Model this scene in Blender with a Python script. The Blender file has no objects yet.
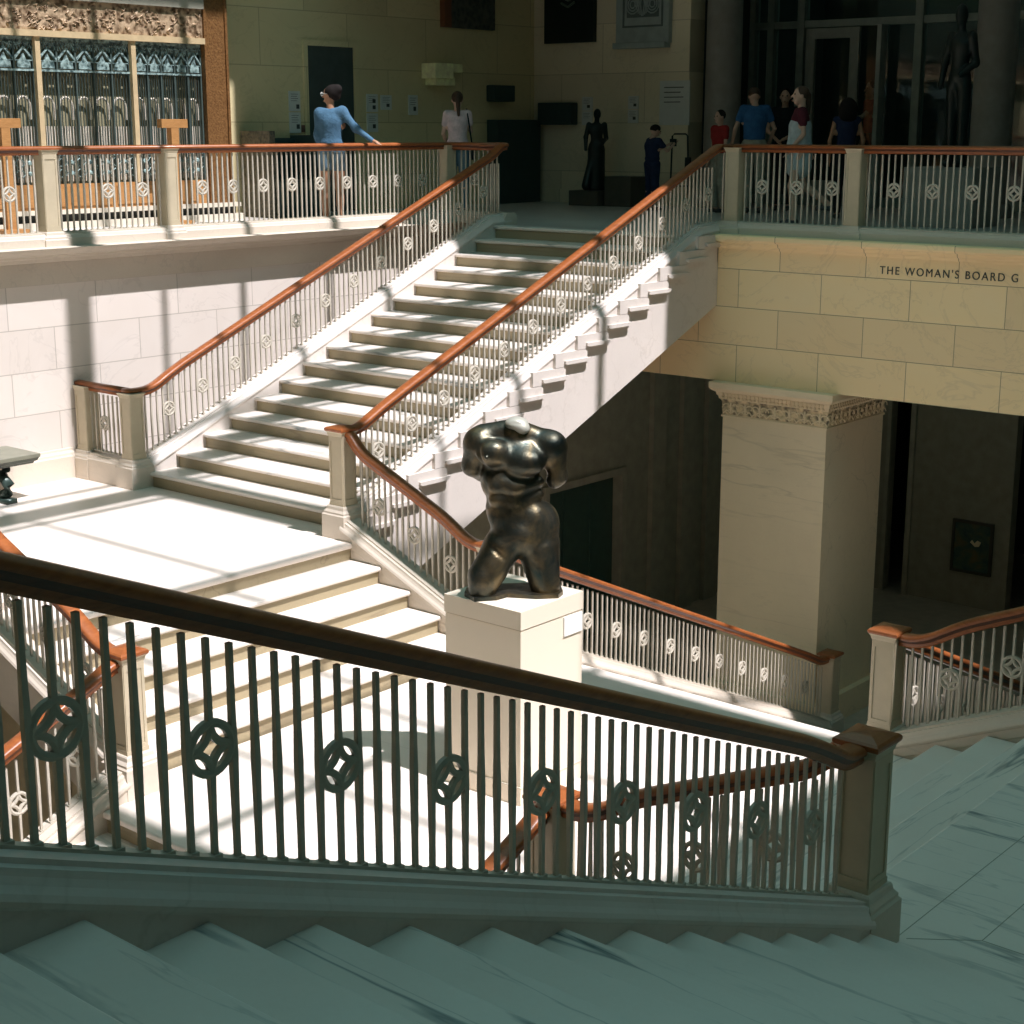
import bpy, bmesh, math, random
import numpy as np
from mathutils import Vector, Matrix
random.seed(7)
PI = math.pi
SC = bpy.context.scene
COL = SC.collection

# ------------------------------------------------------------------ measures (landing level is z = 0)
H1, T1 = 0.155, 0.3718        # riser, tread of the upper flights
H2, T2 = 0.1578, 0.3657       # riser, tread of the lower flights
ZP = -5 * H2                  # central platform
ZG = ZP - 16 * H2             # ground floor
ZF = 16 * H1                  # second floor gallery
YN = 2.051                    # first nosing of the upper flights
XB0 = 3.442                   # edge of a landing
YD = 2.262                    # edge of the platform towards the long flights
RAIL = 0.87                   # rail top above the nosing line
CURB = 0.138

# ------------------------------------------------------------------ materials
def new_mat(name):
    m = bpy.data.materials.new(name); m.use_nodes = True
    nt = m.node_tree
    return m, nt, nt.nodes['Principled BSDF']

def ramp(nt, src, stops):
    r = nt.nodes.new('ShaderNodeValToRGB')
    el = r.color_ramp.elements
    while len(el) < len(stops): el.new(0.5)
    for e, (p, c) in zip(el, stops):
        e.position = p; e.color = (*c, 1)
    nt.links.new(src, r.inputs[0])
    return r.outputs[0]

def mapping(nt, scale=(1,1,1), rot=(0,0,0), loc=(0,0,0), swz=None):
    tc = nt.nodes.new('ShaderNodeTexCoord')
    out = tc.outputs['Object']
    if swz:
        s = nt.nodes.new('ShaderNodeSeparateXYZ'); c = nt.nodes.new('ShaderNodeCombineXYZ')
        nt.links.new(out, s.inputs[0])
        for i, ax in enumerate(swz): nt.links.new(s.outputs['XYZ'.index(ax)], c.inputs[i])
        out = c.outputs[0]
    mp = nt.nodes.new('ShaderNodeMapping')
    mp.inputs['Scale'].default_value = scale; mp.inputs['Rotation'].default_value = rot
    mp.inputs['Location'].default_value = loc
    nt.links.new(out, mp.inputs[0])
    return mp.outputs[0]

def noise(nt, vec, scale, detail=4, rough=.55, dist=0):
    n = nt.nodes.new('ShaderNodeTexNoise')
    n.inputs['Scale'].default_value = scale; n.inputs['Detail'].default_value = detail
    n.inputs['Roughness'].default_value = rough; n.inputs['Distortion'].default_value = dist
    nt.links.new(vec, n.inputs['Vector'])
    return n.outputs[0]

def mix(nt, fac, a, b, mode='MIX'):
    x = nt.nodes.new('ShaderNodeMix'); x.data_type = 'RGBA'; x.blend_type = mode
    for sock, v in ((x.inputs[0], fac), (x.inputs[6], a), (x.inputs[7], b)):
        if isinstance(v, (int, float)): sock.default_value = v
        elif isinstance(v, tuple): sock.default_value = (*v, 1)
        else: nt.links.new(v, sock)
    return x.outputs[2]

def bump(nt, bsdf, h, strength, dist=.01):
    b = nt.nodes.new('ShaderNodeBump'); b.inputs['Strength'].default_value = strength
    b.inputs['Distance'].default_value = dist
    nt.links.new(h, b.inputs['Height']); nt.links.new(b.outputs[0], bsdf.inputs['Normal'])

def simple(name, col, rough=.5, metal=0, var=.12, scale=6, spec=.5, coat=0):
    m, nt, b = new_mat(name)
    v = mapping(nt)
    n = noise(nt, v, scale)
    c = ramp(nt, n, [(0.3, tuple(x * (1 - var) for x in col)), (0.7, tuple(min(1, x * (1 + var)) for x in col))])
    nt.links.new(c, b.inputs['Base Color'])
    b.inputs['Roughness'].default_value = rough; b.inputs['Metallic'].default_value = metal
    b.inputs['Specular IOR Level'].default_value = spec
    b.inputs['Coat Weight'].default_value = coat
    return m

def marble(name, base, vein, along='x', rough=.35, amount=.55, joint=None):
    """pale stone with thin wandering veins that mostly run along one axis"""
    m, nt, b = new_mat(name)
    rot = {'x': (0, 0, 0), 'y': (0, 0, PI / 2)}[along]
    v = mapping(nt, rot=rot)
    cloud = noise(nt, v, 1.3, 5)
    c = ramp(nt, cloud, [(0.3, tuple(x * .9 for x in base)), (0.7, base)])
    v2 = mapping(nt, scale=(.26, 2.3, 2.3), rot=(0, 0, rot[2] + .12))
    oi = nt.nodes.new('ShaderNodeObjectInfo'); sc_ = nt.nodes.new('ShaderNodeVectorMath'); sc_.operation = 'SCALE'
    cmb = nt.nodes.new('ShaderNodeCombineXYZ')
    for i in range(3): nt.links.new(oi.outputs['Random'], cmb.inputs[i])
    nt.links.new(cmb.outputs[0], sc_.inputs[0]); sc_.inputs['Scale'].default_value = 17
    ad = nt.nodes.new('ShaderNodeVectorMath'); nt.links.new(v2, ad.inputs[0]); nt.links.new(sc_.outputs[0], ad.inputs[1])
    v2 = ad.outputs[0]
    n1 = noise(nt, v2, .75, 5, .5, .15)
    line = ramp(nt, n1, [(0.488, (0, 0, 0)), (0.5, (1, 1, 1)), (0.512, (0, 0, 0))])
    n2 = noise(nt, v2, 1.5, 5, .55, .25)
    line2 = ramp(nt, n2, [(0.49, (0, 0, 0)), (0.5, (.5, .5, .5)), (0.51, (0, 0, 0))])
    line = mix(nt, 1.0, line, line2, 'ADD')
    patch = ramp(nt, noise(nt, v2, .7, 2), [(0.38, (.25, .25, .25)), (0.58, (1, 1, 1))])
    f = mix(nt, 1.0, line, patch, 'MULTIPLY')
    f2 = nt.nodes.new('ShaderNodeMath'); f2.operation = 'MULTIPLY'; f2.inputs[1].default_value = amount
    nt.links.new(f, f2.inputs[0])
    c = mix(nt, f2.outputs[0], c, vein)
    grain = noise(nt, v, 45, 3)
    c = mix(nt, .06, c, grain, 'OVERLAY')
    nt.links.new(c, b.inputs['Base Color'])
    b.inputs['Roughness'].default_value = rough
    b.inputs['Specular IOR Level'].default_value = .35
    return m

def ashlar(name, base, mortar, swz, w, h, loc=(0, 0), var=.1, size=.006, veins=.25):
    """limestone blocks in running bond, laid in the plane named by swz"""
    m, nt, b = new_mat(name)
    v = mapping(nt, swz=swz, loc=(loc[0], loc[1], 0))
    br = nt.nodes.new('ShaderNodeTexBrick')
    br.inputs['Scale'].default_value = 1; br.inputs['Brick Width'].default_value = w
    br.inputs['Row Height'].default_value = h; br.inputs['Mortar Size'].default_value = size
    br.inputs['Mortar Smooth'].default_value = .3; br.offset = .5
    br.inputs['Color1'].default_value = (*[x * (1 - var) for x in base], 1)
    br.inputs['Color2'].default_value = (*[min(1, x * (1 + var)) for x in base], 1)
    br.inputs['Mortar'].default_value = (*mortar, 1)
    nt.links.new(v, br.inputs['Vector'])
    n = noise(nt, v, 1.6, 6, .6, .6)
    c = mix(nt, .35, br.outputs[0], ramp(nt, n, [(0.3, (.45, .45, .45)), (.7, (.56, .56, .56))]), 'OVERLAY')
    vn = noise(nt, v, .9, 5, .6, 1.5)
    line = ramp(nt, vn, [(0.485, (0, 0, 0)), (0.5, (1, 1, 1)), (0.515, (0, 0, 0))])
    f = nt.nodes.new('ShaderNodeMath'); f.operation = 'MULTIPLY'; f.inputs[1].default_value = veins
    nt.links.new(line, f.inputs[0])
    c = mix(nt, f.outputs[0], c, tuple(x * .55 for x in base))
    nt.links.new(c, b.inputs['Base Color'])
    b.inputs['Roughness'].default_value = .65
    b.inputs['Specular IOR Level'].default_value = .25
    return m

def wood(name, c1, c2, rough=.28, coat=.5, scale=3):
    m, nt, b = new_mat(name)
    v = mapping(nt, scale=(scale * 3, scale * 3, scale * 14))
    n = noise(nt, v, 1.2, 6, .6, .8)
    nt.links.new(ramp(nt, n, [(0.3, c1), (0.7, c2)]), b.inputs['Base Color'])
    b.inputs['Roughness'].default_value = rough; b.inputs['Coat Weight'].default_value = coat; b.inputs['Specular IOR Level'].default_value = .35
    b.inputs['Coat Roughness'].default_value = .15
    return m

def carved(name, c1, c2, scale=18, rough=.6, metal=0, strength=.9):
    """dense low carving read as bump and two tones"""
    m, nt, b = new_mat(name)
    v = mapping(nt)
    vo = nt.nodes.new('ShaderNodeTexVoronoi'); vo.inputs['Scale'].default_value = scale
    vo.feature = 'SMOOTH_F1'
    n = noise(nt, v, scale * .6, 4, .6, 1.2)
    nt.links.new(v, vo.inputs['Vector'])
    h = mix(nt, .5, vo.outputs[0], n)
    nt.links.new(ramp(nt, h, [(0.32, c2), (0.55, c1)]), b.inputs['Base Color'])
    b.inputs['Roughness'].default_value = rough; b.inputs['Metallic'].default_value = metal
    bump(nt, b, h, strength, .03)
    return m

M = {}
M['marble'] = marble('white_marble', (.66, .62, .575), (.30, .31, .30), 'x', .38, .28)
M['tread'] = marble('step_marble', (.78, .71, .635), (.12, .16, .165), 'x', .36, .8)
M['riser'] = marble('riser_marble', (.36, .30, .185), (.20, .16, .10), 'x', .5, .6)  # tan stone, darkened further: the risers' shade is partly put into the colour
M['landing'] = marble('landing_marble', (.80, .72, .64), (.5, .46, .41), 'y', .34, .25)
M['nearfloor'] = marble('landing_marble_veined', (.78, .71, .635), (.12, .16, .165), 'y', .34, .65)
M['curb'] = marble('curb_marble', (.62, .55, .455), (.34, .32, .28), 'x', .42, .25)
M['wall_x'] = ashlar('limestone_wall', (.65, .59, .53), (.42, .38, .33), 'YZX', 1.1, .452, (.50, .16), .05, .006, .18)
M['wall_up'] = ashlar('gallery_limestone', (.66, .56, .32), (.46, .38, .22), 'YZX', 1.7, .78, (.2, .12), .08, .008, .2)
M['wall_yup'] = ashlar('gallery_limestone_end', (.72, .64, .46), (.52, .46, .32), 'XZY', 1.7, .78, (.2, .12), .08, .008, .2)
M['beam'] = ashlar('beam_limestone', (.96, .75, .44), (.42, .32, .19), 'XZY', 1.09, .444, (.58, .122), .07, .005, .2)
M['pier'] = marble('pier_limestone', (.84, .71, .49), (.50, .42, .28), 'y', .6, .4)
M['dark_stone'] = simple('brown_stone', (.34, .33, .26), .7)
M['soffit'] = simple('soffit_plaster', (.45, .38, .27), .8)
M['stringer'] = marble('stringer_marble', (.69, .63, .57), (.45, .40, .34), 'y', .45, .3)
M['panel_olive'] = simple('olive_stone', (.42, .36, .23), .7)
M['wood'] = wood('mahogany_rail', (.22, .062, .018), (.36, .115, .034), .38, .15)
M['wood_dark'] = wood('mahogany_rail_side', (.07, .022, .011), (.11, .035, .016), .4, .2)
M['iron'] = simple('painted_iron', (.48, .44, .36), .5, 0, .08, 20)
M['post'] = simple('painted_newel', (.50, .43, .30), .5, 0, .06, 8)
M['iron_teal'] = carved('verdigris_iron', (.32, .44, .42), (.05, .09, .09), 22, .5, .2)
M['iron_bar'] = simple('dark_green_iron', (.07, .10, .09), .5, .3)
M['gold'] = simple('pale_gilt', (.62, .48, .28), .45, .2)
M['frieze'] = carved('carved_bronze_frieze', (.52, .38, .24), (.12, .07, .035), 16, .5, .2)
M['bronzewood'] = carved('stamped_brown_metal', (.23, .115, .04), (.14, .065, .022), 40, .45, .2, .35)
M['oak'] = wood('oak_base', (.34, .165, .055), (.46, .24, .09), .5, .1)
M['cream'] = simple('cream_stone', (.64, .58, .47), .6)
M['black'] = simple('black_recess', (.012, .016, .015), .7)
M['paper'] = simple('white_label', (.62, .64, .60), .7, 0, .04)
M['print'] = simple('label_print', (.05, .055, .05), .7)
M['dark_green'] = simple('dark_green_fabric', (.02, .045, .042), .6)
M['grey_relief'] = simple('grey_blue_plaster', (.32, .38, .36), .7)
M['relief_dark'] = simple('relief_shadow_tone', (.10, .13, .125), .7)  # shade of the field and grooves put into the colour
M['pedestal'] = simple('pedestal_paint', (.78, .69, .55), .6, 0, .015, 2, .3)
M['dark_pedestal'] = simple('dark_plinth', (.07, .065, .05), .6)
M['grey_block'] = simple('grey_plinth', (.26, .25, .22), .7)
M['frame_teal'] = simple('partition_frame', (.24, .29, .25), .5)
M['void'] = simple('dark_room', (.05, .065, .058), .9)  # darkness of unlit rooms put into the colour
M['letter'] = simple('letter_bronze', (.06, .055, .045), .5)
M['white'] = simple('ceiling_plaster', (.20, .21, .19), .9)  # unseen ceilings, toned dark to cut bounce light
M['dim'] = simple('dim_plaster', (.07, .07, .055), .9)  # unseen walls, kept dark so little light bounces onto the foreground
M['skin_a'] = simple('skin_brown', (.42, .22, .13), .5, 0, .05)
M['skin_b'] = simple('skin_fair', (.60, .38, .28), .5, 0, .05)
M['hair'] = simple('hair_black', (.016, .013, .012), .85, spec=.15)
M['hair_br'] = simple('hair_brown', (.06, .03, .015), .6)
M['eye'] = simple('eye_dark', (.02, .02, .02), .2)
M['lip'] = simple('lip', (.35, .12, .10), .5)
M['sole'] = simple('shoe_dark', (.05, .05, .05), .5)

def cloth(name, col):
    m = simple(name, col, .85, 0, .15, 14, .15)
    nt = m.node_tree; b = nt.nodes['Principled BSDF']
    bump(nt, b, noise(nt, mapping(nt), 22, 3, .5, .8), .5, .02)
    return m
M['denim_blue'] = cloth('blue_jersey', (.065, .14, .215))
M['denim'] = cloth('faded_denim', (.12, .19, .24))
M['pinkwhite'] = cloth('pale_pink_cotton', (.72, .55, .56))
M['navy'] = cloth('navy_cotton', (.02, .03, .07))
M['blue'] = cloth('blue_cotton', (.04, .13, .30))
M['khaki'] = cloth('khaki_cotton', (.34, .33, .27))
M['maroon'] = cloth('maroon_cotton', (.09, .02, .03))
M['greyd'] = cloth('pale_grey_cotton', (.42, .48, .50))
M['red'] = cloth('red_cotton', (.32, .03, .03))
M['blackcl'] = cloth('black_cotton', (.015, .02, .022))

def bronze():
    m, nt, b = new_mat('dark_bronze')
    v = mapping(nt)
    n = noise(nt, v, 5, 6, .6, .6)
    c = ramp(nt, n, [(0.3, (.022, .04, .04)), (.5, (.075, .07, .05)), (.72, (.19, .14, .07))])
    nt.links.new(c, b.inputs['Base Color'])
    b.inputs['Metallic'].default_value = .85
    nt.links.new(ramp(nt, noise(nt, v, 9, 4), [(0.3, (.32, .32, .32)), (.7, (.52, .52, .52))]), b.inputs['Roughness'])
    bump(nt, b, noise(nt, v, 14, 5), .4, .014)
    return m
M['bronze'] = bronze()
M['bronze_light'] = simple('pale_bronze_cut', (.46, .45, .38), .45, .3)
M['bronze_dark'] = simple('blackened_bronze', (.02, .03, .028), .35, .5)

def glass():
    m, nt, b = new_mat('partition_glass')
    nt.nodes.remove(b)
    g = nt.nodes.new('ShaderNodeBsdfGlossy'); g.inputs['Roughness'].default_value = .03
    t = nt.nodes.new('ShaderNodeBsdfTransparent'); t.inputs[0].default_value = (.8, .86, .84, 1)
    f = nt.nodes.new('ShaderNodeFresnel'); f.inputs[0].default_value = 1.45
    mx = nt.nodes.new('ShaderNodeMixShader')
    nt.links.new(f.outputs[0], mx.inputs[0]); nt.links.new(t.outputs[0], mx.inputs[1]); nt.links.new(g.outputs[0], mx.inputs[2])
    nt.links.new(mx.outputs[0], nt.nodes['Material Output'].inputs[0])
    return m
M['glass'] = glass()

def painting():
    m, nt, b = new_mat('dark_painting')
    v = mapping(nt, swz='XZY')
    n = noise(nt, v, 4, 4, .6, .5)
    c = ramp(nt, n, [(0.35, (.015, .05, .05)), (.5, (.05, .09, .06)), (.62, (.12, .10, .04)), (.75, (.06, .12, .11))])
    nt.links.new(c, b.inputs['Base Color']); b.inputs['Roughness'].default_value = .4
    return m
M['painting'] = painting()

# ------------------------------------------------------------------ mesh helpers
def obj(name, bm_or_me, mat, parent=None, loc=None, smooth=False):
    if isinstance(bm_or_me, bmesh.types.BMesh):
        me = bpy.data.meshes.new(name); bmesh.ops.recalc_face_normals(bm_or_me, faces=bm_or_me.faces)
        bm_or_me.to_mesh(me); bm_or_me.free()
    else: me = bm_or_me
    if not me.materials:
        for mm in (mat if isinstance(mat, (list, tuple)) else [mat]): me.materials.append(mm)
    if smooth:
        for p in me.polygons: p.use_smooth = True
    o = bpy.data.objects.new(name, me); COL.objects.link(o)
    if parent: o.parent = parent
    if loc: o.location = loc
    return o

def tag(o, label=None, cat=None, group=None, kind=None):
    if label: o['label'] = label
    if cat: o['category'] = cat
    if group: o['group'] = group
    if kind: o['kind'] = kind
    return o

def thing(name, label, cat, loc=(0, 0, 0), rotz=0, group=None):
    o = bpy.data.objects.new(name, None); COL.objects.link(o)
    o.empty_display_size = .1
    o.location = loc; o.rotation_euler = (0, 0, rotz)
    return tag(o, label, cat, group)

def struct(name, bm, mat, label=None):
    o = obj(name, bm, mat); o['kind'] = 'structure'
    if label: o['label'] = label
    return o

def box(bm, x0, x1, y0, y1, z0, z1, mi=0, bevel=0):
    vs = [bm.verts.new((x, y, z)) for x in (x0, x1) for y in (y0, y1) for z in (z0, z1)]
    fs = []
    for idx in ((0, 1, 3, 2), (4, 6, 7, 5), (0, 4, 5, 1), (2, 3, 7, 6), (0, 2, 6, 4), (1, 5, 7, 3)):
        f = bm.faces.new([vs[i] for i in idx]); f.material_index = mi; fs.append(f)
    if bevel:
        es = list({e for f in fs for e in f.edges})
        bmesh.ops.bevel(bm, geom=es, offset=bevel, segments=2, profile=.6, affect='EDGES')
    return vs

def bx(*a, bevel=0):
    bm = bmesh.new(); box(bm, *a, bevel=bevel); return bm

def prism(bm, poly, fn0, fn1, mi=0):
    """closed polygon poly of (a, b) carried from fn0(a,b) to fn1(a,b)"""
    v0 = [bm.verts.new(fn0(*p)) for p in poly]; v1 = [bm.verts.new(fn1(*p)) for p in poly]
    n = len(poly)
    fs = [bm.faces.new(v0), bm.faces.new(list(reversed(v1)))]
    for i in range(n):
        j = (i + 1) % n
        fs.append(bm.faces.new((v0[i], v0[j], v1[j], v1[i])))
    for f in fs: f.material_index = mi
    return fs

def sweep(bm, poly, path, up=(0, 0, 1), mi=None, plumb=False):
    """carry a closed profile of (side, up) along a path; mi(i) gives a material for edge i"""
    rings = []
    n = len(path); P = [Vector(p) for p in path]
    for i in range(n):
        if i == 0: d = P[1] - P[0]
        elif i == n - 1: d = P[-1] - P[-2]
        else: d = (P[i + 1] - P[i]).normalized() + (P[i] - P[i - 1]).normalized()
        d.normalize()
        h = Vector((d.x, d.y, 0))
        if h.length < 1e-5: h = Vector((1, 0, 0))
        h.normalize()
        side = Vector((h.y, -h.x, 0))
        u = Vector((0, 0, 1)) if plumb else side.cross(d).normalized()
        k = 1.0
        if 0 < i < n - 1:
            a = Vector((P[i + 1] - P[i])); b = Vector((P[i] - P[i - 1])); a.z = b.z = 0
            if a.length > 1e-5 and b.length > 1e-5:
                k = 1 / max(.5, math.cos(a.angle(b) / 2))
        rings.append([bm.verts.new(P[i] + side * s * k + u * v) for s, v in poly])
    m = len(poly)
    for a, b in zip(rings, rings[1:]):
        for i in range(m):
            j = (i + 1) % m
            f = bm.faces.new((a[i], a[j], b[j], b[i]))
            if mi: f.material_index = mi[i]
    bm.faces.new(rings[0]); bm.faces.new(list(reversed(rings[-1])))

def tube(bm, pts, r, seg=8, mi=0):
    P = [Vector(p) for p in pts]; R = r if isinstance(r, (list, tuple)) else [r] * len(P)
    rings = []
    for i in range(len(P)):
        d = (P[min(i + 1, len(P) - 1)] - P[max(i - 1, 0)]).normalized()
        a = Vector((0, 0, 1)) if abs(d.z) < .9 else Vector((1, 0, 0))
        s = d.cross(a).normalized(); t = s.cross(d).normalized()
        rings.append([bm.verts.new(P[i] + (s * math.cos(2 * PI * k / seg) + t * math.sin(2 * PI * k / seg)) * R[i]) for k in range(seg)])
    for a, b in zip(rings, rings[1:]):
        for k in range(seg):
            f = bm.faces.new((a[k], a[(k + 1) % seg], b[(k + 1) % seg], b[k])); f.material_index = mi
    bm.faces.new(rings[0]); bm.faces.new(list(reversed(rings[-1])))

def lathe(bm, prof, seg=24, cx=0, cy=0, mi=0):
    rings = [[bm.verts.new((cx + r * math.cos(2 * PI * k / seg), cy + r * math.sin(2 * PI * k / seg), z)) for k in range(seg)] for r, z in prof]
    for a, b in zip(rings, rings[1:]):
        for k in range(seg):
            f = bm.faces.new((a[k], a[(k + 1) % seg], b[(k + 1) % seg], b[k])); f.material_index = mi
    bm.faces.new(rings[0]); bm.faces.new(list(reversed(rings[-1])))

# ------------------------------------------------------------------ implicit surfaces for bodies
def surface(prims, res, k=.03, pad=.06):
    """prims: ('c', a, b, ra, rb[, k]) round cone, ('e', c, (rx,ry,rz)[, rot3x3][, k]) ellipsoid, negative with leading '-'"""
    lo = np.full(3, 1e9); hi = -lo
    boxes = []
    for p in prims:
        if p[0][-1] == 'c':
            a, b = np.array(p[1], float), np.array(p[2], float); r = max(p[3], p[4])
            l, h = np.minimum(a, b) - r, np.maximum(a, b) + r
        else:
            c = np.array(p[1], float); r = np.array(p[2], float); r = np.full(3, r.max()) if len(p) > 3 and p[3] is not None else r
            l, h = c - r, c + r
        boxes.append((l, h))
        if p[0][0] != '-': lo = np.minimum(lo, l); hi = np.maximum(hi, h)
    lo -= pad; hi += pad
    dims = np.ceil((hi - lo) / res).astype(int) + 1
    F = np.full(dims, .2, dtype=np.float64)
    for p, (l, h) in zip(prims, boxes):
        kk = p[5] if (p[0][-1] == 'c' and len(p) > 5) else (p[4] if (p[0][-1] == 'e' and len(p) > 4) else k)
        m = pad + kk
        i0 = np.maximum(((l - m - lo) / res).astype(int), 0); i1 = np.minimum(((h + m - lo) / res).astype(int) + 2, dims)
        if (i1 <= i0).any(): continue
        g = np.stack(np.meshgrid(*[lo[a] + np.arange(i0[a], i1[a]) * res for a in range(3)], indexing='ij'), -1)
        if p[0][-1] == 'c':
            a, b = np.array(p[1], float), np.array(p[2], float); ab = b - a; L = max(ab @ ab, 1e-9)
            t = np.clip(((g - a) @ ab) / L, 0, 1)
            d = np.linalg.norm(g - a - t[..., None] * ab, axis=-1) - (p[3] + (p[4] - p[3]) * t)
        else:
            q = g - np.array(p[1], float)
            if len(p) > 3 and p[3] is not None: q = q @ np.array(p[3])
            r = np.array(p[2], float)
            s = np.linalg.norm(q / r, axis=-1); d = (s - 1) * r.min() * (1 if s.size == 0 else 1)
            gl = np.linalg.norm(q / (r * r), axis=-1); d = s * (s - 1) / np.maximum(gl, 1e-6)
        sl = tuple(slice(i0[a], i1[a]) for a in range(3))
        A = F[sl]
        if p[0][0] == '-':
            hh = np.clip(.5 - .5 * (A + d) / kk, 0, 1)
            F[sl] = A * (1 - hh) + (-d) * hh + kk * hh * (1 - hh)
        else:
            hh = np.clip(.5 + .5 * (A - d) / kk, 0, 1)
            F[sl] = A * (1 - hh) + d * hh - kk * hh * (1 - hh)
    return surfnet(F, lo, res)

def surfnet(F, lo, res):
    S = F < 0
    nx, ny, nz = F.shape
    cnt = np.zeros((nx - 1, ny - 1, nz - 1)); pos = np.zeros((nx - 1, ny - 1, nz - 1, 3))
    for ax in range(3):
        o = [a for a in range(3) if a != ax]
        for du in (0, 1):
            for dv in (0, 1):
                off = [0, 0, 0]; off[o[0]] = du; off[o[1]] = dv
                s0 = tuple(slice(off[a], off[a] + F.shape[a] - 1) for a in range(3))
                off2 = list(off); off2[ax] += 1
                s1 = tuple(slice(off2[a], off2[a] + F.shape[a] - 1) for a in range(3))
                f0, f1 = F[s0], F[s1]
                c = (f0 < 0) != (f1 < 0)
                t = np.where(c, f0 / np.where(f0 == f1, 1, f0 - f1), 0)
                cnt += c
                for a in range(3):
                    pos[..., a] += c * ((t if a == ax else 0) + off[a])
    act = cnt > 0
    idx = -np.ones(cnt.shape, int); idx[act] = np.arange(act.sum())
    ii = np.argwhere(act)
    V = (ii + pos[act] / cnt[act][:, None]) * res + lo
    Q = []
    for ax in range(3):
        o = [a for a in range(3) if a != ax]
        sA = [slice(1, -1)] * 3; sA[ax] = slice(0, F.shape[ax] - 1)
        sB = list(sA); sB[ax] = slice(1, F.shape[ax])
        a = S[tuple(sA)]; b = S[tuple(sB)]
        e = np.argwhere(a != b); 
        if len(e) == 0: continue
        flip = a[tuple(e.T)]
        base = e.copy()
        for q in o: base[:, q] += 1
        def cell(d0, d1):
            c = base.copy(); c[:, o[0]] -= d0; c[:, o[1]] -= d1
            return idx[tuple(c.T)]
        q4 = np.stack([cell(1, 1), cell(0, 1), cell(0, 0), cell(1, 0)], 1)
        if ax == 1: flip = ~flip
        q4[~flip] = q4[~flip][:, ::-1]
        Q.append(q4)
    Q = np.concatenate(Q)
    me = bpy.data.meshes.new('surface')
    me.vertices.add(len(V)); me.vertices.foreach_set('co', V.ravel())
    me.loops.add(len(Q) * 4); me.loops.foreach_set('vertex_index', Q.ravel())
    me.polygons.add(len(Q)); me.polygons.foreach_set('loop_start', np.arange(len(Q)) * 4)
    me.update(calc_edges=True); me.validate()
    for p in me.polygons: p.use_smooth = True
    return me

# ------------------------------------------------------------------ parts of the balustrades
def nos_up(y): return H1 + (abs(y) - YN) * H1 / T1          # nosing line of an upper flight
def nos_low(x): return -(XB0 - abs(x)) * H2 / T2             # lower flight
def nos_down(y): return ZP - (abs(y) - YD) * H2 / T2         # long flight to the ground floor

def baluster_mesh(L, ros=None, name='baluster', upper=False):
    """square bar with a small foot, a slight swelling and a collar; ros = height of the rosette centre"""
    bm = bmesh.new()
    def bar(z0, z1):
        n = 6; rings = []
        for i in range(n + 1):
            t = i / n; z = z0 + (z1 - z0) * t
            rr = .0078 + .0024 * math.exp(-((z / L - .47) / .16) ** 2)
            rings.append([bm.verts.new((rr * sx, rr * sy, z)) for sx, sy in ((-1, -1), (1, -1), (1, 1), (-1, 1))])
        for a, b in zip(rings, rings[1:]):
            for k in range(4): bm.faces.new((a[k], a[(k + 1) % 4], b[(k + 1) % 4], b[k]))
        bm.faces.new(rings[0]); bm.faces.new(rings[-1])
    if ros is None: bar(0.0, L)
    elif upper: bar(ros + .070, L)
    else: bar(0.0, ros - .070)
    if not upper: box(bm, -.015, .015, -.015, .015, 0, .016)
    bmesh.ops.recalc_face_normals(bm, faces=bm.faces)
    me = bpy.data.meshes.new(name); bm.to_mesh(me); bm.free(); me.materials.append(M['iron'])
    return me

def rosette_mesh():
    """ring with four inward arcs that leave a diamond at the centre; lies in the plane of the run (x, z)"""
    bm = bmesh.new(); R = .070
    def band(pts, w, d, closed):
        rings = []
        n = len(pts)
        for i, (x, z) in enumerate(pts):
            if closed: a = pts[(i + 1) % n]; b = pts[i - 1]
            else: a = pts[min(i + 1, n - 1)]; b = pts[max(i - 1, 0)]
            t = Vector((a[0] - b[0], 0, a[1] - b[1])).normalized(); s = Vector((-t.z, 0, t.x))
            c = Vector((x, 0, z))
            rings.append([bm.verts.new(c + s * u + Vector((0, v, 0))) for u, v in ((-w, -d * .6), (0, -d), (w, -d * .6), (w, d * .6), (0, d), (-w, d * .6))])
        m = len(rings)
        for i in range(m if closed else m - 1):
            a, b = rings[i], rings[(i + 1) % m]
            for k in range(6): bm.faces.new((a[k], a[(k + 1) % 6], b[(k + 1) % 6], b[k]))
        if not closed: bm.faces.new(rings[0]); bm.faces.new(rings[-1])
    band([(R * math.cos(a), R * math.sin(a)) for a in np.linspace(0, 2 * PI, 28, endpoint=False)], .0115, .013, True)
    for q in range(4):
        c = (R * math.sqrt(2) * math.cos(PI / 4 + q * PI / 2), R * math.sqrt(2) * math.sin(PI / 4 + q * PI / 2))
        a0 = PI + PI / 4 + q * PI / 2
        band([(c[0] + R * math.cos(a), c[1] + R * math.sin(a)) for a in np.linspace(a0 - PI / 4, a0 + PI / 4, 9)], .0110, .012, False)
    bmesh.ops.recalc_face_normals(bm, faces=bm.faces)
    me = bpy.data.meshes.new('rosette'); bm.to_mesh(me); bm.free(); me.materials.append(M['iron'])
    return me

L_S, R_S = .625, .318
L_F, R_F = .79, .41
BAL = {'s': (baluster_mesh(L_S), baluster_mesh(L_S, R_S)), 'f': (baluster_mesh(L_F), baluster_mesh(L_F, R_F))}
UPP = {'s': baluster_mesh(L_S, R_S, 'upper_bar', True), 'f': baluster_mesh(L_F, R_F, 'upper_bar', True)}
ROS = rosette_mesh()
STEP = .0916

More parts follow.
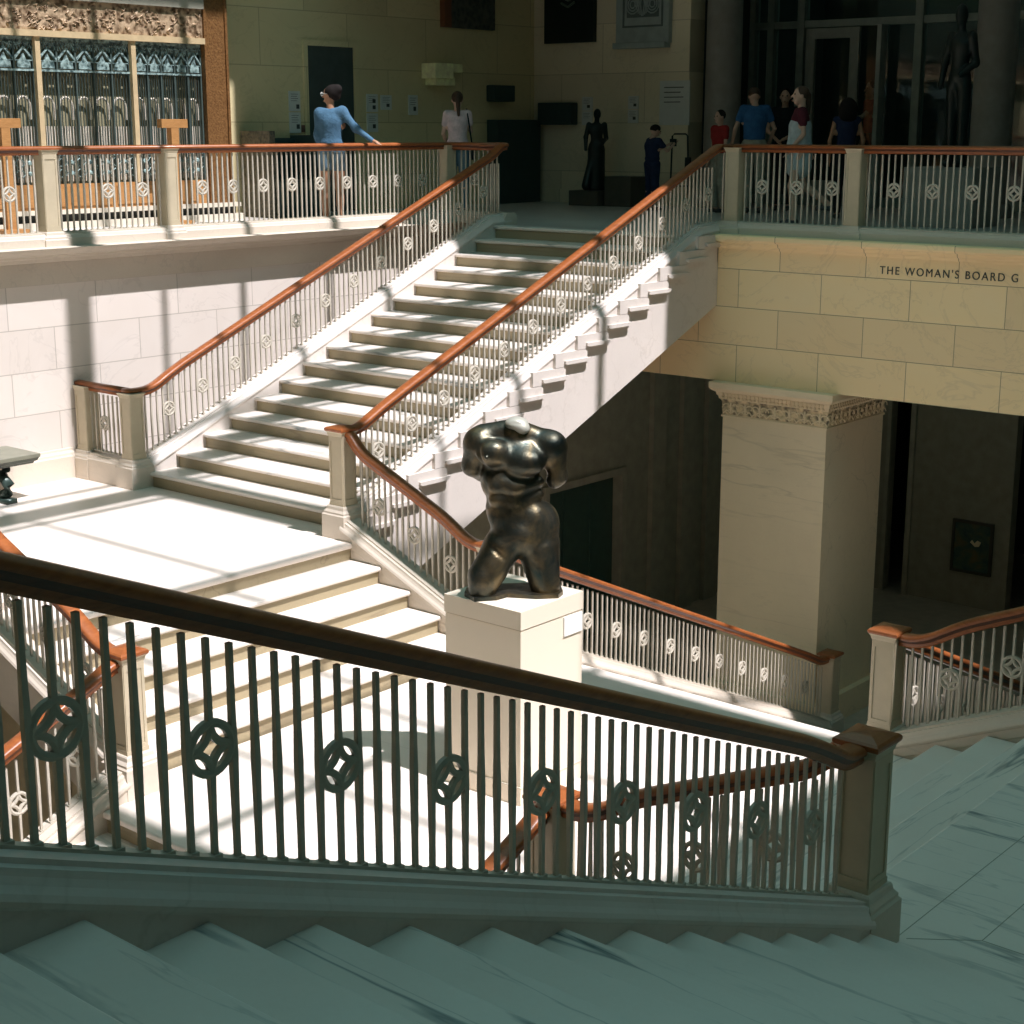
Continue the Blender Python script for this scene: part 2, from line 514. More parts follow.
# handrail: rounded top, waist, lower lip; material 1 = darker sides
RP = [(-.030, -.088), (.030, -.088), (.036, -.074), (.034, -.060), (.046, -.050), (.056, -.036), (.058, -.018),
      (.048, -.004), (.024, .002), (0, .004), (-.024, .002), (-.048, -.004), (-.058, -.018), (-.056, -.036), (-.046, -.050), (-.034, -.060), (-.036, -.074)]
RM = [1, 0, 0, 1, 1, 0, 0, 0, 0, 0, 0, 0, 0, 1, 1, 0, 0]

def balustrade(label, p0, p1, base, kind, rail, first=.5, ros_at=2, skip=(), step=.07743, ros=None):
    """p0, p1: plan ends; base(x, y): height of the curb top; rail: path of the handrail top"""
    t = thing('balustrade', label, 'balustrade', (0, 0, 0), 0, None)
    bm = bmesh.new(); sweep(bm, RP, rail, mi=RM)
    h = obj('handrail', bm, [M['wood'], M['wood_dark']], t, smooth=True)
    dx, dy = p1[0] - p0[0], p1[1] - p0[1]; L = math.hypot(dx, dy)
    rz = math.atan2(dy, dx)
    n = int(L / step) + 1
    length = L_S if kind == 's' else L_F
    cnt = 0
    for i in range(n):
        s = (first + i) * step
        if s > L - .03: break
        if any(a < s < b for a, b in skip): continue
        x, y = p0[0] + dx * s / L, p0[1] + dy * s / L; z = base(x, y)
        isr = (i % 6) == ros_at if ros is None else any(abs(s - q) < step * .5 for q in ros)
        o = bpy.data.objects.new('baluster', BAL[kind][1 if isr else 0]); COL.objects.link(o)
        o.parent = t; o.location = (x, y, z); o.rotation_euler = (0, 0, rz)
        cnt += 1
        if isr:
            r = bpy.data.objects.new('rosette', ROS); COL.objects.link(r); r.parent = o
            r.location = (0, 0, R_S if kind == 's' else R_F)
            u = bpy.data.objects.new('upper_bar', UPP[kind]); COL.objects.link(u); u.parent = o
    # flat iron shoe rail under the bars
    bm = bmesh.new()
    a = (p0[0], p0[1], base(*p0)); b = (p1[0], p1[1], base(*p1))
    sweep(bm, [(-.022, 0), (.022, 0), (.022, .010), (-.022, .010)], [a, b], plumb=True)
    obj('shoe_rail', bm, M['iron'], t)
    return t

def ease(path_pts, n=6):
    """round the corners of a polyline with short quadratic bends; entries are (point, radius)"""
    out = []
    for i, (p, r) in enumerate(path_pts):
        p = Vector(p)
        if r == 0 or i in (0, len(path_pts) - 1): out.append(p); continue
        a = Vector(path_pts[i - 1][0]); b = Vector(path_pts[i + 1][0])
        pa = p + (a - p).normalized() * min(r, (a - p).length * .49); pb = p + (b - p).normalized() * min(r, (b - p).length * .49)
        for k in range(n + 1):
            t = k / n
            out.append(pa * (1 - t) ** 2 + p * 2 * t * (1 - t) + pb * t * t)
    return out

# newel post
def make_newel_parts(parent, plinth_h=.22):
    bm = bmesh.new()
    p = .145
    prof = [(p, 0), (p, plinth_h), (p - .012, plinth_h + .012), (p - .012, plinth_h + .028), (p - .03, plinth_h + .05), (p - .034, plinth_h + .075), (.104, plinth_h + .085)]
    rings = [[bm.verts.new((sx * r, sy * r, z)) for sx, sy in ((-1, -1), (1, -1), (1, 1), (-1, 1))] for r, z in prof]
    for a, b in zip(rings, rings[1:]):
        for k in range(4): bm.faces.new((a[k], a[(k + 1) % 4], b[(k + 1) % 4], b[k]))
    bm.faces.new(rings[0]); bm.faces.new(rings[-1])
    o = [obj('plinth', bm, M['curb'], parent)]
    bm = bmesh.new(); q = .084; z0 = plinth_h + .085; z1 = .955
    box(bm, -q, q, -q, q, z0, z1)
    box(bm, -q - .008, q + .008, -q - .008, q + .008, z0, z0 + .03)
    for rot in range(4):           # raised margins round a sunk panel
        m = Matrix.Rotation(rot * PI / 2, 4, 'Z')
        vs = []
        for a in ((-q, -q + .022, z0 + .03, z1), (q - .022, q, z0 + .03, z1), (-q + .022, q - .022, z1 - .05, z1), (-q + .022, q - .022, z0 + .03, z0 + .06)):
            vs += box(bm, a[0], a[1], -q - .006, -q, a[2], a[3])
        bmesh.ops.transform(bm, matrix=m, verts=vs)
    o.append(obj('post', bm, M['post'], parent))
    bm = bmesh.new()
    prof = [(.085, .945), (.094, .965), (.098, .985), (.110, 1.0)]
    rings = [[bm.verts.new((sx * r, sy * r, z)) for sx, sy in ((-1, -1), (1, -1), (1, 1), (-1, 1))] for r, z in prof]
    for a, b in zip(rings, rings[1:]):
        for k in range(4): bm.faces.new((a[k], a[(k + 1) % 4], b[(k + 1) % 4], b[k]))
    bm.faces.new(rings[0]); bm.faces.new(rings[-1])
    o.append(obj('collar', bm, M['post'], parent))
    bm = bmesh.new()
    prof = [(.112, 1.0), (.116, 1.012), (.114, 1.026), (.102, 1.036), (.05, 1.05), (.02, 1.054)]
    rings = [[bm.verts.new((sx * r, sy * r, z)) for sx, sy in ((-1, -1), (1, -1), (1, 1), (-1, 1))] for r, z in prof]
    for a, b in zip(rings, rings[1:]):
        for k in range(4): bm.faces.new((a[k], a[(k + 1) % 4], b[(k + 1) % 4], b[k]))
    bm.faces.new(rings[0]); bm.faces.new(rings[-1])
    o.append(obj('cap', bm, M['wood'], parent))
    return o

_newel = {}
def newel(x, y, z, label, plinth_h=.22, cap=True):
    t = thing('newel_post', label, 'post', (x, y, z))
    key = (plinth_h, cap)
    if key not in _newel:
        _newel[key] = make_newel_parts(t, plinth_h)
        if not cap:
            bpy.data.objects.remove(_newel[key].pop())
    else:
        for p in _newel[key]:
            c = p.copy(); COL.objects.link(c); c.parent = t
    return t

# ------------------------------------------------------------------ stair flights
def step_mesh(x0, x1, riser, tread, deep=.22):
    """one step, nosing at y = 0, tread surface at z = 0, running towards +y"""
    bm = bmesh.new()
    prof = [(0.006, 0), (-.003, -.006), (-.007, -.017), (-.004, -.030), (.004, -.038), (.014, -.042), (.026, -.046), (.03, -.054), (.03, -riser),
            (.03, -riser - .02), (tread + .03, -deep), (tread + .03, -.0), (tread * .5, 0)]
    fs = prism(bm, prof, lambda a, b: (x0, a, b), lambda a, b: (x1, a, b))
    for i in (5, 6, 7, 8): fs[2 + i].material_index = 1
    bmesh.ops.recalc_face_normals(bm, faces=bm.faces)
    me = bpy.data.meshes.new('step'); bm.to_mesh(me); bm.free()
    return me

def flight(label, w0, w1, n, riser, tread, origin, rz, mat, soffit=True, group=None):
    """n steps; first nosing at the origin of the thing, climbing along its +y"""
    t = thing('stair_flight', label, 'stairs', origin, rz)
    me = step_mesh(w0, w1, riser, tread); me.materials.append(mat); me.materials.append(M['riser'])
    for k in range(n):
        o = bpy.data.objects.new('step', me); COL.objects.link(o); o.parent = t
        o.location = (0, k * tread, (k + 1) * riser)
    if soffit:
        bm = bmesh.new()
        sl = riser / tread
        prism(bm, [(.1, -.22), (.1, -.40), ((n) * tread - .02, riser * n - .40), ((n) * tread - .02, riser * n - .22)],
              lambda a, b: (w0, a, b - .0), lambda a, b: (w1, a, b - .0))
        obj('soffit', bm, M['soffit'], t)
    return t

# upper flights (first nosing |y| = YN, z = 0 at the foot)
flight('sunlit marble flight of sixteen steps climbing to the far gallery', -6.807, -3.838, 16, H1, T1, (0, YN, 0), 0, M['tread'])
flight('shaded marble flight in the foreground descending to the right', -6.807, -3.838, 16, H1, T1, (0, -YN, 0), PI, M['tread'])
f = flight('marble flight climbing out of frame beyond the left landing', 3.838, 6.807, 16, H1, T1, (0, -YN, 0), PI, M['tread'])
f = flight('marble flight climbing beyond the right landing', 3.838, 6.807, 16, H1, T1, (0, YN, 0), 0, M['tread'])
# lower flights between the landings and the platform; first nosing |x| = XB0 - 4 T2
flight('broad sunlit marble steps from the left landing down to the statue', -1.755, 1.755, 4, H2, T2, (-(XB0 - 4 * T2), 0, ZP), PI / 2, M['tread'], False)
flight('broad marble steps from the right landing down to the statue', -1.755, 1.755, 4, H2, T2, (XB0 - 4 * T2, 0, ZP), -PI / 2, M['tread'], False)
# long flights from the platform down to the ground floor (first nosing at the bottom)
flight('long marble flight from the platform down towards the stone pier', -1.735, 1.735, 15, H2, T2, (0, YD + 15 * T2, ZG), PI, M['tread'])
flight('long marble flight from the platform down below the foreground rail', -1.735, 1.735, 15, H2, T2, (0, -YD - 15 * T2, ZG), 0, M['tread'])

# ------------------------------------------------------------------ floors, platform and landings
def slab_nosed(x0, x1, y0, y1, z, th, nose=()):
    """slab with a rounded nose on the named sides"""
    bm = bmesh.new()
    box(bm, x0, x1, y0, y1, z - th, z, bevel=0)
    sel = []
    for e in bm.edges:
        a, b = e.verts
        for s in nose:
            ax = 0 if s[0] == 'x' else 1; v = {'x-': x0, 'x+': x1, 'y-': y0, 'y+': y1}[s]
            if abs(a.co[ax] - v) < 1e-6 and abs(b.co[ax] - v) < 1e-6 and abs(a.co.z - b.co.z) < 1e-6: sel.append(e)
    if sel: bmesh.ops.bevel(bm, geom=list(set(sel)), offset=min(.018, th * .45), segments=3, profile=.5, affect='EDGES')
    return bm
# central platform
struct('floor', slab_nosed(-1.98, 1.98, -YD, YD, ZP, .05, ('y-', 'y+')), M['landing'], 'sunlit marble platform under the statue')
for sy in (-1, 1):
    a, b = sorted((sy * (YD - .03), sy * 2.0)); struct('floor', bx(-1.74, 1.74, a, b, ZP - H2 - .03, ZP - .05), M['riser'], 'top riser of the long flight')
struct('wall_platform', bx(-1.97, 1.97, -2.0, 2.0, ZG, ZP - .052), M['stringer'])
# landings
for s, mt in ((-1, 'landing'), (1, 'nearfloor')):
    x_in, x_out = s * XB0, s * 7.85
    a, b = min(x_in, x_out), max(x_in, x_out)
    bm = bmesh.new()
    st = slab_nosed(a, b, -2.07, 2.07, 0, .05, ('x+',) if s < 0 else ('x-',))
    struct('floor', st, M[mt], 'marble landing floor')
    xi = s * (XB0 + .03); a2, b2 = min(xi, x_out), max(xi, x_out)
    struct('floor', bx(a2, b2, -2.08, 2.08, -.45, -.05), M['riser'])
    # wall that carries the landing and the lower flight
    x3 = s * 2.01
    bm = bmesh.new()
    poly = [(x3, ZG), (s * 7.85, ZG), (s * 7.85, -.46), (s * 3.45, -.46), (x3, ZP - .30)]
    prism(bm, poly, lambda a_, b_: (a_, -1.76, b_), lambda a_, b_: (a_, 1.76, b_))
    struct('wall_under_landing', bm, M['panel_olive'])
# panelled side walls under the lower flights
for s in (-1, 1):
    for sy in (-1, 1):
        bm = bmesh.new()
        for k in range(2):
            x0 = s * (2.1 + k * .75); x1 = s * (2.72 + k * .75)
            y0, y1 = sy * 1.76, sy * 1.775
            box(bm, min(x0, x1), max(x0, x1), min(y0, y1), max(y0, y1), ZG + .3, ZP - .25 + k * .25)
        o = struct('trim_1' if (s, sy) == (-1, -1) else 'trim_2', bm, M['panel_olive'])
# dark joint lines of the landing border near the camera
bm = bmesh.new()
def joint(a, b, w=.0025):
    d = (Vector(b) - Vector(a)).normalized(); n_ = Vector((-d.y, d.x)) * w
    prism(bm, [(a[0] - n_.x, a[1] - n_.y), (b[0] - n_.x, b[1] - n_.y), (b[0] + n_.x, b[1] + n_.y), (a[0] + n_.x, a[1] + n_.y)],
          lambda x, y: (x, y, .0003), lambda x, y: (x, y, .0012))
joint((3.86, -1.72), (4.14, -1.51)); joint((4.14, -1.51), (4.14, 1.6)); joint((4.14, -1.51), (7.5, -1.51)); joint((3.82, -1.76), (3.82, 1.6)); joint((5.3, -1.51), (5.3, 1.5)); joint((4.14, .3), (7.5, .3))
tag(obj('floor_joints', bm, M['dark_stone']), kind='structure')['label'] = 'thin joint lines in the right landing floor'
# the right landing floor in front of the upper flight has a border slab already covered by its veins

# ground floor and gallery floors
struct('floor', bx(-13, 13, -18, 18, ZG - .3, ZG), simple('ground_floor_stone', (.42, .38, .31), .5))
gal = marble('gallery_floor', (.60, .57, .52), (.4, .4, .38), 'y', .3, .3)
struct('floor', bx(-11.0, -7.85, -13.5, 13.5, 2.2, ZF), gal, 'gallery floor')
struct('floor', bx(-7.85, 11, 8.45, 18.0, .77, ZF), gal, 'gallery floor')
struct('floor', bx(7.85, 11, -13.5, 8.02, 2.2, ZF), gal, 'gallery floor')
struct('floor', bx(-7.85, 7.85, -13.8, -8.45, .77, ZF), gal, 'gallery floor')
for s in (-1, 1):      # top step zone between the last riser and the gallery
    for sx in (-1, 1):
        a, b = sorted((sx * 3.60, sx * 7.06)); c, d = sorted((s * (YN + 15 * T1 + .3), s * 8.02))
        struct('floor', bx(a, b, c, d, ZF - .3, ZF), gal)

# ------------------------------------------------------------------ walls of the stair hall
def course_wall_x(x, sgn, y0, y1, name):
    struct(name, bx(min(x, x - sgn * .5), max(x, x - sgn * .5), y0, y1, ZG, 2.2), M['wall_x'])
course_wall_x(-7.85, 1, -8.02, 8.02, 'wall_left')
course_wall_x(7.85, -1, -8.02, 8.02, 'wall_right')
# proud fascia course, moulding and coping of the gallery edge
def coping(p0, p1, inward, name):
    """p0->p1 runs along the wall face; inward = unit vector into the void"""
    bm = bmesh.new()
    prof = [(-.30, 2.10), (.03, 2.10), (.03, 2.33), (.05, 2.34), (.07, 2.37), (.10, 2.385), (.11, 2.40), (.23, 2.425), (.275, 2.46), (.30, 2.49), (.29, 2.497), (-.30, 2.497)]
    prism(bm, prof, lambda a, b: (p0[0] + inward[0] * a, p0[1] + inward[1] * a, b), lambda a, b: (p1[0] + inward[0] * a, p1[1] + inward[1] * a, b))
    return struct(name, bm, M['curb'] if inward[0] else M['beam'])
coping((-7.85, -8.0), (-7.85, 7.95), (1, 0), 'trim_3')
coping((7.85, -8.0), (7.85, 7.95), (-1, 0), 'trim_4')
# beams on the long sides
def beam(sy):
    y0, y1 = sorted((sy * 7.95, sy * 8.45))
    struct('wall_beam_far' if sy > 0 else 'wall_beam_near', bx(-3.6, 3.6, y0, y1, .77, 2.40), M['beam'])
    for sx in (-1, 1):
        a, b = sorted((sx * 3.6, sx * 7.85)); struct('wall_beam_end', bx(a, b, y0, y1, .77, 2.02), M['beam'])
    bm = bmesh.new()
    prof = [(-.30, 2.33), (0.02, 2.33), (.03, 2.36), (.06, 2.375), (.07, 2.41), (.12, 2.422), (.13, 2.44), (.13, 2.485), (.12, 2.497), (-.30, 2.497)]
    prism(bm, prof, lambda a, b: (-3.6, sy * (7.95 - a), b), lambda a, b: (3.6, sy * (7.95 - a), b))
    struct('trim_5' if sy > 0 else 'trim_6', bm, M['beam'])
beam(1); beam(-1)
# outer shell
for sy in (-1, 1):
    a, b = sorted((sy * 8.0, sy * 8.45)); struct('floor', bx(-7.85, 7.85, a, b, ZF - .08, ZF), gal)
struct('wall_back', bx(-11.4, -11.0, -18, 13.9, 2.2, 12.2), M['wall_up'])
struct('wall_front', bx(11.0, 11.4, -14.2, 18, ZG, 12.2), M['dim'])
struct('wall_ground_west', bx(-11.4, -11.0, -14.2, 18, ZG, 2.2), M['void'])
struct('wall_north', bx(-11.0, -7.85, 13.5, 13.9, 2.2, 12.2), M['wall_yup'])
struct('wall_south', bx(-11.0, 11.0, -14.2, -13.8, ZG, 12.2), M['dim'])
# ceilings: high over the hall with the skylight opening, set low over the end galleries, unseen, to keep them dark
SX0, SX1, SY = -6.88, 8.69, 7.05
bm = bmesh.new()
box(bm, -11.4, SX0, -8.3, 8.3, 12.0, 12.25); box(bm, SX1, 11.4, -8.3, 8.3, 12.0, 12.25)
box(bm, SX0, SX1, -8.3, -SY, 12.0, 12.25); box(bm, SX0, SX1, SY, 8.3, 12.0, 12.25)
struct('ceiling', bm, M['white'])
for sy in (-1, 1):
    a, b = sorted((sy * 8.0, sy * 18)); struct('ceiling', bx(-11.4, 11.4, a, b, 6.6, 6.9), M['white'])
    a, b = sorted((sy * 8.0, sy * 8.4)); struct('wall_lantern', bx(-11.4, 11.4, a, b, 6.6, 12.2), M['white'])
# skylight bars
bm = bmesh.new()
for y, w in ((-6.0, .07), (-4.7, .07), (-3.4, .07), (-2.1, .28), (-.8, .07), (.51, .07), (2.16, .33), (3.30, .08), (4.45, .1), (5.84, .13)):
    box(bm, SX0, SX1, y - w / 2, y + w / 2, 12.0, 12.1)
for x, w in ((-.72, .06), (-.18, .40), (.18, .06), (3.0, .06), (5.9, .07), (-3.4, .06)):
    box(bm, x - w / 2, x + w / 2, -SY, SY, 12.0, 12.1)
struct('window_1', bm, M['frame_teal'], 'bars of the glazed roof light')

# ------------------------------------------------------------------ stringers with the moulded curb on top
def curb_prof(D, D2=None, inner=.12, outer=.11):
    """profile across a curb; +a is the side facing the void"""
    D2 = D if D2 is None else D2
    return [(-inner, -D), (-inner, .016), (-inner - .010, .026), (-inner - .013, .042), (-inner - .006, .060), (-inner + .008, .078), (-inner + .018, .098), (-inner + .022, .118), (-inner + .045, .122), (-inner + .045, CURB),
            (outer - .045, CURB), (outer - .045, .122), (outer - .022, .118), (outer - .018, .098), (outer - .008, .078), (outer + .006, .060), (outer + .013, .042), (outer + .010, .026), (outer, .016), (outer, -D2)]

def curb_run(name, label, pts, side, D, D2=None, mat='stringer', parent=None):
    """pts: plan ends with the height of the nosing line; side = unit plan vector towards the void"""
    bm = bmesh.new()
    (xa, ya, za), (xb, yb, zb) = pts
    prism(bm, curb_prof(D, D2), lambda a, b: (xa + side[0] * a, ya + side[1] * a, za + b), lambda a, b: (xb + side[0] * a, yb + side[1] * a, zb + b))
    return struct(name, bm, M[mat], label)

def brackets(sx, sy):
    """stepped blocks with a projecting slab on the void side of an upper flight"""
    x = sx * 3.60; d = -sx
    for k in range(1, 17):
        yk = YN + (k - 1) * T1; zk = k * H1
        bm = bmesh.new()
        def bb(a0, a1, y0, y1, z0, z1):
            p = sorted((x + d * a0, x + d * a1)); q = sorted((sy * y0, sy * y1)); box(bm, p[0], p[1], q[0], q[1], z0, z1)
        top = min(yk + .38, 7.94)
        if yk - .16 > top - .05: continue
        bb(-.02, .04, yk - .16, top, zk - .14, zk + .01)
        poly = [(yk - .02, zk - .078), (yk - .02, zk - .105), (yk + .01, zk - .118), (min(yk + .36, 7.94), zk - .118), (min(yk + .40, 7.945), zk - .105), (min(yk + .41, 7.945), zk - .078)]
        prism(bm, poly, lambda a, b: (x - d * .02, sy * a, b), lambda a, b: (x + d * .066, sy * a, b))
        o = obj('tread_end', bm, M['stringer'], STR[(sx, sy)])

STR = {}
for sx in (-1, 1):
    for sy in (-1, 1):
        vis = (sx == -1 and sy == 1)
        where = {(-1, 1): 'sunlit', (1, -1): 'foreground', (-1, -1): 'left out of frame', (1, 1): 'right out of frame'}[(sx, sy)]
        t = thing('stair_stringer', {(-1, 1): 'white marble stringer on the open side of the sunlit far flight, with stepped tread ends',
                                     (1, -1): 'shaded marble stringer under the dark foreground balustrade',
                                     (-1, -1): 'marble stringer of the flight beyond the left landing, out of frame',
                                     (1, 1): 'marble stringer of the flight beyond the right landing, out of frame'}[(sx, sy)], 'stringer')
        STR[(sx, sy)] = t
        # the curb centre line x = 3.72: from 3.60 (void) to 3.84 (steps)
        bm = bmesh.new()
        y0, y1 = 2.02, 7.60
        prof = curb_prof(.45, .95, .12, .12)
        c = sx * 3.72; d = -sx
        path = [(sy * y0, nos_up(y0)), (sy * y1, nos_up(y1))]
        v = []
        prism(bm, prof, lambda a, b: (c + d * a, path[0][0], path[0][1] + b), lambda a, b: (c + d * a, path[1][0], path[1][1] + b))
        # level end piece up to the gallery curb
        prof2 = curb_prof(.45, .95, .12, .12)
        prism(bm, prof2, lambda a, b: (c + d * a, path[1][0], path[1][1] + b), lambda a, b: (c + d * a, sy * 7.98, ZF + .012 + b if b > -.2 else nos_up(7.98) + b))
        obj('curb', bm, M['stringer'], t)
        if sx == -1 and sy == 1 or sx == 1 and sy == -1: brackets(sx, sy)
        # outer curb
        t2 = thing('stair_stringer', {(-1, 1): 'white marble curb on the wall side of the sunlit far flight',
                                      (1, -1): 'marble curb on the wall side of the foreground flight, out of frame',
                                      (-1, -1): 'marble curb on the wall side of the left flight, out of frame',
                                      (1, 1): 'marble curb on the wall side of the right flight, out of frame'}[(sx, sy)], 'stringer')
        bm = bmesh.new(); c = sx * 6.93; d = sx
        prism(bm, prof, lambda a, b: (c + d * a, path[0][0], path[0][1] + b), lambda a, b: (c + d * a, path[1][0], path[1][1] + b))
        prism(bm, prof2, lambda a, b: (c + d * a, path[1][0], path[1][1] + b), lambda a, b: (c + d * a, sy * 7.98, ZF + .012 + b if b > -.2 else nos_up(7.98) + b))
        obj('curb', bm, M['stringer'], t2)

# curbs of the lower flights (along x) and of the long flights (along y)
for sx in (-1, 1):
    for sy in (-1, 1):
        nm = {(-1, -1): 'marble curb on the near side of the left steps', (-1, 1): 'marble curb on the far side of the left steps',
              (1, -1): 'marble curb on the near side of the right steps', (1, 1): 'marble curb on the far side of the right steps'}[(sx, sy)]
        t = thing('stair_curb', nm, 'curb')
        bm = bmesh.new(); xa, xb = 3.60, 1.98
        prof = curb_prof(.05, .42, .13, .12)
        prism(bm, prof, lambda a, b: (sx * xa, sy * (1.89 + a), nos_low(xa) + b), lambda a, b: (sx * xb, sy * (1.89 + a), nos_low(xb) + b))
        # plain skirting that closes the curb down to the steps
        prism(bm, [(xa, nos_low(xa) - .04), (xb, nos_low(xb) - .04), (xb, ZP - .05), (xa - .0, nos_low(xa) - .4)],
              lambda a, b: (sx * a, sy * 1.765, b), lambda a, b: (sx * a, sy * 1.86, b))
        obj('curb', bm, M['curb'], t)
        nm = {(-1, -1): 'lit marble curb of the long flight descending below the left newel', (-1, 1): 'white marble curb of the long flight behind the pedestal',
              (1, -1): 'marble curb of the long flight under the foreground, right side', (1, 1): 'marble curb of the long flight beyond the right newel'}[(sx, sy)]
        t = thing('stair_curb', nm, 'curb')
        bm = bmesh.new(); ya, yb = 2.03, 7.80
        prof = curb_prof(.40, .70, .13, .12)
        prism(bm, prof, lambda a, b: (sx * (1.865 + a), sy * ya, nos_down(ya) + b - .02), lambda a, b: (sx * (1.865 + a), sy * yb, max(nos_down(yb), ZG) + b - .02))
        obj('curb', bm, M['curb'], t)
        # wall under the long flight
        bm = bmesh.new()
        prism(bm, [(2.30, ZG), (6.0, ZG), (2.30, nos_down(2.30) - .74)], lambda a, b: (sx * 1.80, sy * a, b), lambda a, b: (sx * 1.95, sy * a, b))
        struct('wall_under_flight', bm, M['panel_olive'])

# short level curbs between the outer newels of the left landing and the wall, and base trims
def flat_curb(x0, x1, y0, y1, z, h=.15, base=0, mat='curb', parent=None, name='curb'):
    bm = bmesh.new()
    if abs(x1 - x0) > abs(y1 - y0):
        c = y0
        P = lambda a, b: (x0, c + a, z + b); Q = lambda a, b: (x1, c + a, z + b)
    else:
        c = x0
        P = lambda a, b: (c + a, y0, z + b); Q = lambda a, b: (c + a, y1, z + b)
    prof = [(-.125, base), (-.125, h - .055), (-.115, h - .045), (-.105, h - .02), (-.085, h - .012), (-.085, h), (.085, h), (.085, h - .012), (.105, h - .02), (.115, h - .045), (.125, h - .055), (.125, base)]
    prism(bm, prof, P, Q)
    return bm
t = thing('stair_curb', 'short marble curb between the two posts beside the left wall', 'curb')
obj('curb', flat_curb(-7.85, -6.93, 1.95, 1.95, 0, .29, -.3), M['curb'], t)
bm = bmesh.new()
prof = [(0, 0), (.05, 0), (.05, .24), (.04, .255), (.035, .28), (.015, .30), (.01, .325), (0, .33)]
prism(bm, prof, lambda a, b: (-7.85 + a, -2.0, b), lambda a, b: (-7.85 + a, 1.83, b))
struct('baseboard_left', bm, M['curb'])

# ------------------------------------------------------------------ balustrades
Z = lambda f, off: (lambda x, y: f(y) + off)
def swan(p, q): return [p, q]
# 1 foreground
rl = [((3.70, -1.99, 1.02), 0), ((3.70, -2.12, 1.02), .06), ((3.70, -2.42, nos_up(2.42) + RAIL), .14), ((3.70, -7.45, nos_up(7.45) + RAIL), .2), ((3.70, -7.75, 3.51), .15), ((3.70, -8.10, 3.51), 0)]
balustrade('dark foreground balustrade running across the whole picture', (3.70, -2.0), (3.70, -7.7), lambda x, y: nos_up(y) + CURB, 's', ease(rl), first=1.9, ros_at=3)
# far upper flight, inner and outer
rl = [((-3.70, 1.95, 1.02), 0), ((-3.70, 2.12, 1.03), .08), ((-3.70, 2.45, nos_up(2.45) + RAIL), .16), ((-3.70, 7.86, nos_up(7.86) + RAIL), .06), ((-3.70, 8.02, 3.515), .05), ((-3.70, 8.10, 3.515), .04), ((-3.50, 8.10, 3.515), 0)]
balustrade('sunlit balustrade on the open side of the far flight, above the statue', (-3.70, 2.0), (-3.70, 8.0), lambda x, y: min(nos_up(y), ZF + .012) + CURB, 's', ease(rl), first=1.87, ros_at=3, step=.07613)
rl = [((-7.02, 1.955, 1.045), 0), ((-6.93, 1.96, 1.045), .04), ((-6.93, 2.2, 1.045), .12), ((-6.93, 2.55, nos_up(2.55) + RAIL), .2), ((-6.93, 7.72, nos_up(7.72) + RAIL), .08), ((-6.93, 7.90, 3.51), .05), ((-6.93, 8.0, 3.51), 0)]
balustrade('balustrade on the wall side of the sunlit far flight', (-6.93, 2.0), (-6.93, 7.95), lambda x, y: min(nos_up(y), ZF + .012) + CURB, 's', ease(rl), first=1.72, ros_at=4)
rl = [(-7.85, 1.96, 1.045), (-6.97, 1.96, 1.045)]
balustrade('short balustrade between two posts beside the left wall', (-7.78, 1.95), (-7.0, 1.95), lambda x, y: .31, 's', rl, first=.9, ros_at=4)
# lower flights
def low_rail(sx, sy):
    s = sy * 1.909
    return ease([((sx * 3.70, s, 1.0), 0), ((sx * 3.57, s, 1.0), .05), ((sx * 3.42, s, nos_low(3.42) + .85), .10), ((sx * 2.42, s, nos_low(2.42) + .85), .14), ((sx * 2.12, s, ZP + 1.015), .14), ((sx * 1.90, s, ZP + 1.015), 0)])
for (sx, sy), lab in {(-1, -1): 'balustrade on the near side of the broad left steps, cut by the left edge', (-1, 1): 'balustrade on the far side of the left steps, running behind the statue',
                      (1, -1): 'balustrade seen through the foreground bars, beside the right steps', (1, 1): 'balustrade climbing to the right edge from the tan newel'}.items():
    balustrade(lab, (sx * 3.56, sy * 1.909), (sx * 1.98, sy * 1.909), lambda x, y: nos_low(x) + CURB - .02, 's', low_rail(sx, sy), first=1.5, ros_at=3, step=.0731)
def down_rail(sx, sy):
    x = sx * 1.875
    return ease([((x, sy * 1.93, ZP + .98), 0), ((x, sy * 2.03, ZP + .98), .06), ((x, sy * 2.20, nos_down(2.20) + RAIL), .08), ((x, sy * 7.45, nos_down(7.45) + RAIL), .2), ((x, sy * 7.72, ZG + 1.02), .1), ((x, sy * 7.95, ZG + 1.02), 0)])
for (sx, sy), lab in {(-1, 1): 'balustrade descending to the right behind the pedestal', (1, 1): 'balustrade descending beyond the tan newel at right',
                      (-1, -1): 'balustrade descending to the left edge below the left newel', (1, -1): 'balustrade descending under the foreground balustrade'}.items():
    balustrade(lab, (sx * 1.875, sy * 2.02), (sx * 1.875, sy * 7.84), lambda x, y: nos_down(y) + CURB - .02, 's', down_rail(sx, sy), first=1.25, ros_at=3, step=.0762)
